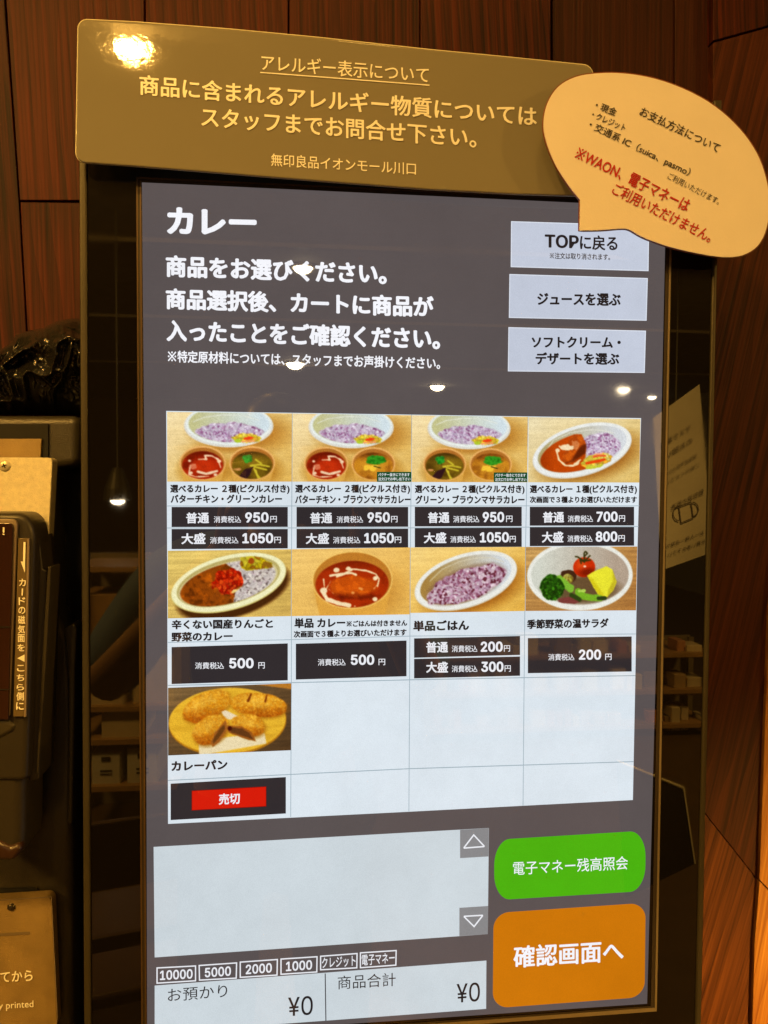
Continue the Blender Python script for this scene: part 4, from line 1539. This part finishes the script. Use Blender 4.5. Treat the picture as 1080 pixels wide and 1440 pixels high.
for (x, y, zc, r, lab) in ((426, 374, CEIL - 0.001, 0.052, 'nearest ceiling downlight, mirrored over the large menu heading'),
                           (415, 510, CEIL - 0.001, 0.085, 'ceiling downlight mirrored just under the small heading line'),
                           (615, 542, CEIL - 0.001, 0.085, 'ceiling downlight mirrored above the third menu picture'),
                           (877, 546, CEIL - 0.001, 0.066, 'ceiling downlight mirrored below the dessert button'),
                           (917, 557, CEIL - 0.001, 0.052, 'ceiling downlight mirrored by the right edge of the display')):
    lamp(mirz(x, y, zc), r, lab)
c = mir(165, 703, 3.0)
t = empty('pendant_lamp', c, 'small pendant lamp mirrored in the left glass margin of the kiosk', 'lamp')
n_ = 20
V_, Fc = [], []
for q, dz in ((0.02, 0.14), (0.03, 0.12), (0.055, 0.05), (0.06, 0.0)):
    for i in range(n_):
        V_.append(c + Vector((math.cos(2 * math.pi * i / n_) * q, math.sin(2 * math.pi * i / n_) * q, dz)))
for k in range(3):
    for i in range(n_):
        j = (i + 1) % n_
        Fc.append((k * n_ + i, k * n_ + j, (k + 1) * n_ + j, (k + 1) * n_ + i))
link('shade', V_, Fc, M_body, t)
bm = bmesh.new()
bmesh.ops.create_uvsphere(bm, u_segments=16, v_segments=10, radius=0.030)
me = bpy.data.meshes.new('bulb')
bm.to_mesh(me)
bm.free()
me.materials.append(M_lens)
ob = bpy.data.objects.new('bulb', me)
COL.objects.link(ob)
ob.parent = t
ob.scale = (1, 1, 0.62)
xz(c.x - .003, c.x + .003, c.z + 0.14, CEIL - 0.001, c.y - .003, 0.006, 'cord', M_body, t)

M_box = surf('pale_box_card', (0.62, 0.52, 0.36), rough=0.6)
M_crate = surf('white_plastic_crate', (0.62, 0.60, 0.54), rough=0.5)
M_oak = surf('oak', (0.36, 0.22, 0.10), rough=0.5)
M_orange = surf('orange_pot', (0.75, 0.33, 0.05), rough=0.4)


def shelf(name, x0p, x1p, levels, dist, label, depth=0.35):
    a = mir(x0p, 900, dist)
    b_ = mir(x1p, 900, dist)
    t = empty(name, ((a.x + b_.x) / 2, -dist - depth / 2, 0), label, 'shelf')
    ztop = mir(x0p, levels[0] - 8, dist).z
    for x in (a.x, b_.x):
        for y in (-dist, -dist - depth + 0.03):
            box('upright', (x - .015, y, 0), (x + .015, y + 0.025, max(ztop, 0.3)), M_shelf, t)
    for lv in levels:
        z = mir(x0p, lv, dist).z
        if z > 0.02:
            box('shelf_board', (a.x + .016, -dist - depth, z - 0.02), (b_.x - .016, -dist, z), M_oak, t)
    box('back_panel', (a.x - .02, -dist - depth - .02, 0), (b_.x + .02, -dist - depth - .002, max(ztop, .3)), M_shelf, t)
    return t


def thing_box(nm, x0, x1, y0, y1, dist, mat, lab, cat, depth=0.25, slot=False, group=None, zb=None):
    a = mir(x0, y0, dist)
    b_ = mir(x1, y1, dist)
    z0 = b_.z if zb is None else zb
    if slot:
        t = empty(nm, ((a.x + b_.x) / 2, -dist - depth / 2, z0), lab, cat, group)
        box('body', (a.x, -dist - depth, z0 + .001), (b_.x, -dist, a.z), mat, t, 0.006)
        h = a.z - z0
        for k in (0.78, 0.5, 0.4):
            wd = (b_.x - a.x) * (0.16 if k > .7 else 0.2)
            box('handle_slot', ((a.x + b_.x) / 2 - wd, -dist + .0005, z0 + h * k - .006), ((a.x + b_.x) / 2 + wd, -dist + .003, z0 + h * k + (.012 if k > .7 else 0)), M_black, t)
        return t
    o = box(nm, (a.x, -dist - depth, z0 + .001), (b_.x, -dist, a.z), mat, None, 0.004)
    return tag(o, lab, cat, group)


D1 = 2.6
shelf('storage_shelf', 92, 262, (797, 895, 995, 1042, 1108, 1180), D1, 'low storage shelf with pale boxes mirrored in the left glass margin')
thing_box('storage_box', 127, 175, 915, 994.6, D1 + .03, M_box, 'tall pale box mirrored in the left glass margin', 'box')
thing_box('storage_box', 186, 245, 900, 994.6, D1 + .05, M_box, 'wide pale box mirrored beside the tall one', 'box')
thing_box('storage_box', 142, 203, 1000, 1041, D1 + .03, M_box, 'flat pale box mirrored on the middle board', 'box')
thing_box('storage_crate', 128, 169, 1058, 1107, D1 + .03, M_crate, 'white slotted crate mirrored at the left', 'crate', slot=True, group='white slotted crates on the storage shelf')
thing_box('storage_crate', 178, 222, 1052, 1107, D1 + .03, M_crate, 'white slotted crate mirrored next to the display edge', 'crate', slot=True, group='white slotted crates on the storage shelf')
thing_box('storage_box', 108, 260, 836, 893, D1 + .06, M_oak, 'long brown box mirrored on the top board', 'box')

D2 = 3.6
shelf('display_shelf', 600, 1010, (925, 978, 1028, 1072, 1120), D2, 'wide display shelf with many small goods mirrored at the right of the display')
rs = random.Random(5)
palette = [surf('goods', c, rough=.5) for c in ((.6, .52, .38), (.42, .3, .18), (.7, .62, .5), (.25, .18, .1), (.5, .25, .16), (.62, .56, .3))]
k = 0
for lv, hh in ((925, 34), (978, 40), (1028, 36), (1072, 34)):
    x = 612
    while x < 990:
        wd = rs.uniform(9, 26)
        h_ = hh * rs.uniform(.5, .95)
        pi_ = rs.randrange(6)
        side = 'far left' if x < 700 else 'middle left' if x < 800 else 'middle right' if x < 900 else 'far right'
        if rs.random() < .82 and not (lv == 1028 and 895 < x + wd and x < 935):
            thing_box('goods_packet', x, x + wd - 2, lv - h_, lv - .3, D2 + rs.uniform(.02, .08), palette[pi_],
                      '%s %s packet, %s on the %s board of the mirrored display shelf' % ('wide' if wd > 17 else 'narrow', ('cream', 'brown', 'white', 'dark brown', 'rust', 'pale yellow')[pi_], side,
                                                                             {925: 'top', 978: 'second', 1028: 'third', 1072: 'fourth'}[lv]), 'packet', depth=.12, group='small packets on the mirrored display shelf')
        x += wd
c0 = mir(916, 1027, D2 + .08)
V_, Fc = [], []
for q, dz in ((0.028, 0.001), (0.045, 0.115)):
    for i in range(16):
        V_.append(c0 + Vector((math.cos(i * math.pi / 8) * q, math.sin(i * math.pi / 8) * q, dz)))
Fc = [(i, (i + 1) % 16, 16 + (i + 1) % 16, 16 + i) for i in range(16)] + [tuple(range(15, -1, -1)), tuple(range(16, 32))]
tag(link('orange_pot', V_, Fc, M_orange, None, origin=c0), 'tapering orange pot mirrored beside the right display edge', 'pot')

# notice with a mask drawing, mirrored in the right margin
ns = empty('mask_notice', mir(965, 700, 0.75), 'pale hanging notice with a face-mask drawing mirrored in the right glass margin', 'notice')


def msheet(name, pts, dist, mat, t=0.0, label=None):
    f = [mir(x, y, dist) for x, y in pts]
    n = len(f)
    k = [p - Vector((0, 0.0006, 0)) for p in f]
    o = link(name, f + k, [tuple(range(n)), tuple(range(2 * n - 1, n - 1, -1))] + [(i, n + i, n + (i + 1) % n, (i + 1) % n) for i in range(n)], mat, ns, label=label)
    return o


msheet('sheet', [(918, 588), (984, 540), (1003, 776), (930, 802)], 0.75, M_paper)
mp_ = lambda x, y: mir(x, y, 0.7485)
for (s, x0, y0, x1, y1, h) in (('マスク着用', 972, 600, 930, 626, 9), ('のお願い', 974, 618, 936, 642, 9), ('感染症予防のため', 980, 640, 934, 668, 6),
                               ('ご協力ください', 984, 652, 936, 680, 6), ('個包装の販売', 990, 690, 944, 714, 8), ('お一人様一点限り', 990, 748, 938, 768, 6),
                               ('お買い求め下さい', 992, 760, 940, 780, 6)):
    v, f = glyphs(s, 0.0, 2)
    mn, mx = v.min(0), v.max(0)
    P = []
    for a, b_ in v:
        u = (a - mn[0]) / (mx[0] - mn[0])
        q = (b_ - mn[1]) / (mx[1] - mn[1]) - .5
        P.append(mp_(x0 + (x1 - x0) * u, y0 + (y1 - y0) * u - h * q))
    link('lettering', P, f, M_ink, ns)
mk = [(955, 712), (972, 706), (975, 728), (958, 735)]
for a, b_ in ((0, 1), (1, 2), (2, 3), (3, 0)):
    p0, p1 = Vector(mk[a]), Vector(mk[b_])
    d = (p1 - p0).normalized()
    nn = Vector((-d.y, d.x)) * .7
    link('mask_drawing', [mp_(*(p0 + nn)), mp_(*(p0 - nn)), mp_(*(p1 - nn)), mp_(*(p1 + nn))], [(0, 1, 2, 3)], M_ink, ns)
for s_ in ((955, 722, -1), (974, 716, 1)):
    V_ = []
    for i in range(9):
        a = -math.pi / 2 + math.pi * i / 8
        for r_ in (1.0, 0.84):
            V_.append(mp_(s_[0] + s_[2] * math.cos(a) * 9 * r_, s_[1] + math.sin(a) * 11 * r_))
    link('mask_drawing', V_, [(2 * i, 2 * i + 1, 2 * i + 3, 2 * i + 2) for i in range(8)], M_ink, ns)
cd = mir(951, 575, 0.7505)
xz(cd.x - .001, cd.x + .001, cd.z, CEIL - .001, cd.y - .003, .0015, 'hanging_thread', M_body, ns)

# ------------------------------------------------------------------ the person taking the picture, seen only as a mirror image
pe = empty('person', (-0.12, -0.98, 0.0), 'person in a blue shirt holding up a phone, faintly mirrored in the kiosk glass', 'person')
bx, by = -0.12, -0.98
cz = CAMP.z


def skinmesh(name, V, E, Rr, mat, sub=2):
    off = Vector(pe.location)
    V = [v if (abs(v[2] - cz) < 0.16 and v[1] > by + 0.2) else (v[0], v[1], v[2] * 0.905) for v in V]
    me = bpy.data.meshes.new(name)
    me.from_pydata([Vector(v) - off for v in V], E, [])
    o = bpy.data.objects.new(name, me)
    COL.objects.link(o)
    o.parent = pe
    sk = o.modifiers.new('skin', 'SKIN')
    sk.use_smooth_shade = True
    for i, r in enumerate(Rr):
        r = (r, r) if not isinstance(r, tuple) else r
        me.skin_vertices[0].data[i].radius = r
    me.skin_vertices[0].data[0].use_root = True
    su = o.modifiers.new('sub', 'SUBSURF')
    su.levels = sub
    su.render_levels = sub
    me.materials.append(mat)
    return o


M_skin = surf('skin', (0.30, 0.17, 0.10), rough=0.5)
M_shirt = surf('blue_shirt', (0.06, 0.12, 0.26), rough=0.8)
M_trou = surf('dark_trousers', (0.03, 0.03, 0.04), rough=0.8)
M_hair = surf('black_hair', (0.01, 0.009, 0.008), rough=0.4)
phx, phy = CAMP.x, CAMP.y - 0.02
# one continuous body: legs, trunk, neck, head, arms, hands with fingers
V, E, Rr = [], [], []


def vv(p, r, par=None):
    V.append(p)
    Rr.append(r)
    if par is not None:
        E.append((par, len(V) - 1))
    return len(V) - 1


pelv = vv((bx, by, 0.90), (0.15, 0.10))
wst = vv((bx, by, 1.05), (0.13, 0.09), pelv)
che = vv((bx, by, 1.24), (0.16, 0.10), wst)
shl = vv((bx, by, 1.36), (0.12, 0.08), che)
nk = vv((bx, by + 0.01, 1.44), 0.05, shl)
h1 = vv((bx, by + 0.03, 1.51), 0.062, nk)
h2 = vv((bx, by + 0.03, 1.58), 0.074, h1)
h3 = vv((bx, by + 0.02, 1.65), 0.055, h2)
for s in (-1, 1):
    hp = vv((bx + s * .10, by, 0.84), 0.085, pelv)
    kn = vv((bx + s * .11, by + .02, 0.46), 0.058, hp)
    an = vv((bx + s * .11, by - .01, 0.09), 0.04, kn)
    vv((bx + s * .12, by + .14, 0.035), 0.035, an)
    sh = vv((bx + s * .19, by, 1.35), 0.058, shl)
    el = vv((bx + s * (.30 if s < 0 else .27), by + .12, 1.14), 0.042, sh)
    wr = vv((phx + s * .10, phy - .05, cz - .10), 0.028, el)
    pa = vv((phx + s * .088, phy - .03, cz - .05), (0.034, 0.018), wr)
    for k in range(4):
        z0 = cz - .045 + k * .019
        a = vv((phx + s * .094, phy - .010, z0 + .004), 0.0088, pa)
        b_ = vv((phx + s * .092, phy + .006, z0 + .006), 0.008, a)
        vv((phx + s * (.074 - .002 * k), phy + .010, z0 + .008), 0.007, b_)
    th = vv((phx + s * .078, phy - .030, cz - .015), 0.0105, pa)
    vv((phx + s * .060, phy - .026, cz + .010), 0.009, th)
body = skinmesh('body', V, E, Rr, M_skin)


def tube(name, pts, rad, mat):
    V, E = [], []
    for i, p in enumerate(pts):
        V.append(p)
        if i:
            E.append((i - 1, i))
    return skinmesh(name, V, E, rad, mat)


Vs = [(bx, by, 0.92), (bx, by, 1.06), (bx, by, 1.24), (bx, by, 1.37)]
Es = [(0, 1), (1, 2), (2, 3)]
Rs = [(.175, .125), (.165, .115), (.185, .125), (.10, .085)]
for s in (-1, 1):
    Vs += [(bx + s * .195, by, 1.345), (bx + s * .25, by + .06, 1.24), (bx + s * (.31 if s < 0 else .27), by + .13, 1.13)]
    i = len(Vs) - 3
    Es += [(3, i), (i, i + 1), (i + 1, i + 2)]
    Rs += [.078, .070, .066]
skinmesh('shirt', Vs, Es, Rs, M_shirt)
Vt = [(bx, by, 0.90)]
Et, Rt = [], [(.165, .115)]
for s in (-1, 1):
    Vt += [(bx + s * .10, by, 0.82), (bx + s * .11, by + .02, 0.46), (bx + s * .11, by, 0.10)]
    i = len(Vt) - 3
    Et += [(0, i), (i, i + 1), (i + 1, i + 2)]
    Rt += [.10, .078, .062]
skinmesh('trousers', Vt, Et, Rt, M_trou)
tube('hair', [(bx, by - .035, 1.52), (bx, by - .025, 1.60), (bx, by, 1.675), (bx, by + .05, 1.67)], [.06, .082, .074, .05], M_hair)
tube('nose', [(bx, by + .098, 1.555), (bx, by + .110, 1.532)], [.006, .008], M_skin)
for s in (-1, 1):
    tube('ear', [(bx + s * .074, by + .02, 1.57), (bx + s * .075, by + .02, 1.54)], [.010, .008], M_skin)
    tube('eye', [(bx + s * .032, by + .096, 1.565), (bx + s * .036, by + .095, 1.565)], [.010, .009], M_ink)
    tube('shoe', [(bx + s * .115, by - .03, 0.05), (bx + s * .12, by + .17, 0.038)], [.046, .036], M_hair)
tube('mouth', [(bx - .02, by + .092, 1.505), (bx + .02, by + .092, 1.505)], [.006, .006], surf('lips', (.4, .14, .1)))

ph = empty('phone', (phx, phy, cz - .02), 'dark phone held up in both hands, faintly mirrored in the kiosk glass', 'phone')
box('phone_body', (phx - .072, phy - .006, cz - .058), (phx + .072, phy + .002, cz + .016), M_body, ph, 0.0015)
box('phone_screen', (phx - .068, phy - .0072, cz - .054), (phx + .068, phy - .0062, cz + .012), glow((90, 84, 84)), ph)


# ------------------------------------------------------------------ chairs and a standing board mirrored low in the glass
M_chair = surf('dark_chair_wood', (0.10, 0.055, 0.03), rough=0.35)


def chair(c, rz, lab):
    t = empty('wooden_chair', c, lab, 'chair', None)
    Ctx.c = Vector(c)
    M = Matrix.Rotation(rz, 4, 'Z')

    def part(nm, c0, c1, bev=0.004, lean=0.0):
        V_ = []
        for v in boxv(c0, c1):
            v = v.copy()
            v.y += lean * max(0, v.z - 0.45)
            V_.append(Vector(c) + M @ v)
        o = link(nm, V_, BF, M_chair, t)
        bm = bmesh.new()
        bm.from_mesh(o.data)
        bmesh.ops.recalc_face_normals(bm, faces=bm.faces)
        bm.to_mesh(o.data)
        bm.free()
        bevel(o, bev)
    part('seat', (-.20, -.19, .42), (.20, .21, .45), .01)
    for sx in (-1, 1):
        part('leg', (sx * .18 - .015, .17, 0), (sx * .18 + .015, .20, .42))
        part('leg', (sx * .18 - .015, -.20, 0), (sx * .18 + .015, -.17, .42))
        part('back_post', (sx * .18 - .014, -.20, .45), (sx * .18 + .014, -.175, .80), lean=-0.12)
    part('backrest', (-.165, -.197, .66), (.165, -.18, .79), .005, lean=-0.12)
    part('back_rail', (-.165, -.197, .54), (.165, -.18, .57), .003, lean=-0.12)


chair((-0.46, -1.12, 0), R(165), 'dark wooden chair mirrored low in the left glass margin')
chair((-0.92, -1.55, 0), R(150), 'farther dark wooden chair mirrored behind the first one')
M_board = surf('black_board', (0.012, 0.011, 0.010), rough=0.4)
sb = empty('standing_board', mir(915, 1240, 0.9), 'black board with a pale edge mirrored beside the green button', 'board')


def mplate(name, pts, dist, mat, t=0.006):
    f = [mir(x, y, dist) for x, y in pts]
    k = [p - Vector((0, t, 0)) for p in f]
    n = len(f)
    return link(name, f + k, [tuple(range(n)), tuple(range(2 * n - 1, n - 1, -1))] + [(i, n + i, n + (i + 1) % n, (i + 1) % n) for i in range(n)], mat, sb)


mplate('panel', [(868, 1070), (961, 1108), (977, 1215), (880, 1262)], 0.9, M_board)
for q in ([(868, 1068), (961.5, 1106), (961, 1108.6), (868, 1070.6)], [(961, 1106.5), (963, 1107), (979, 1215), (977, 1215)]):
    mplate('pale_edge', q, 0.897, M_signedge, 0.002)
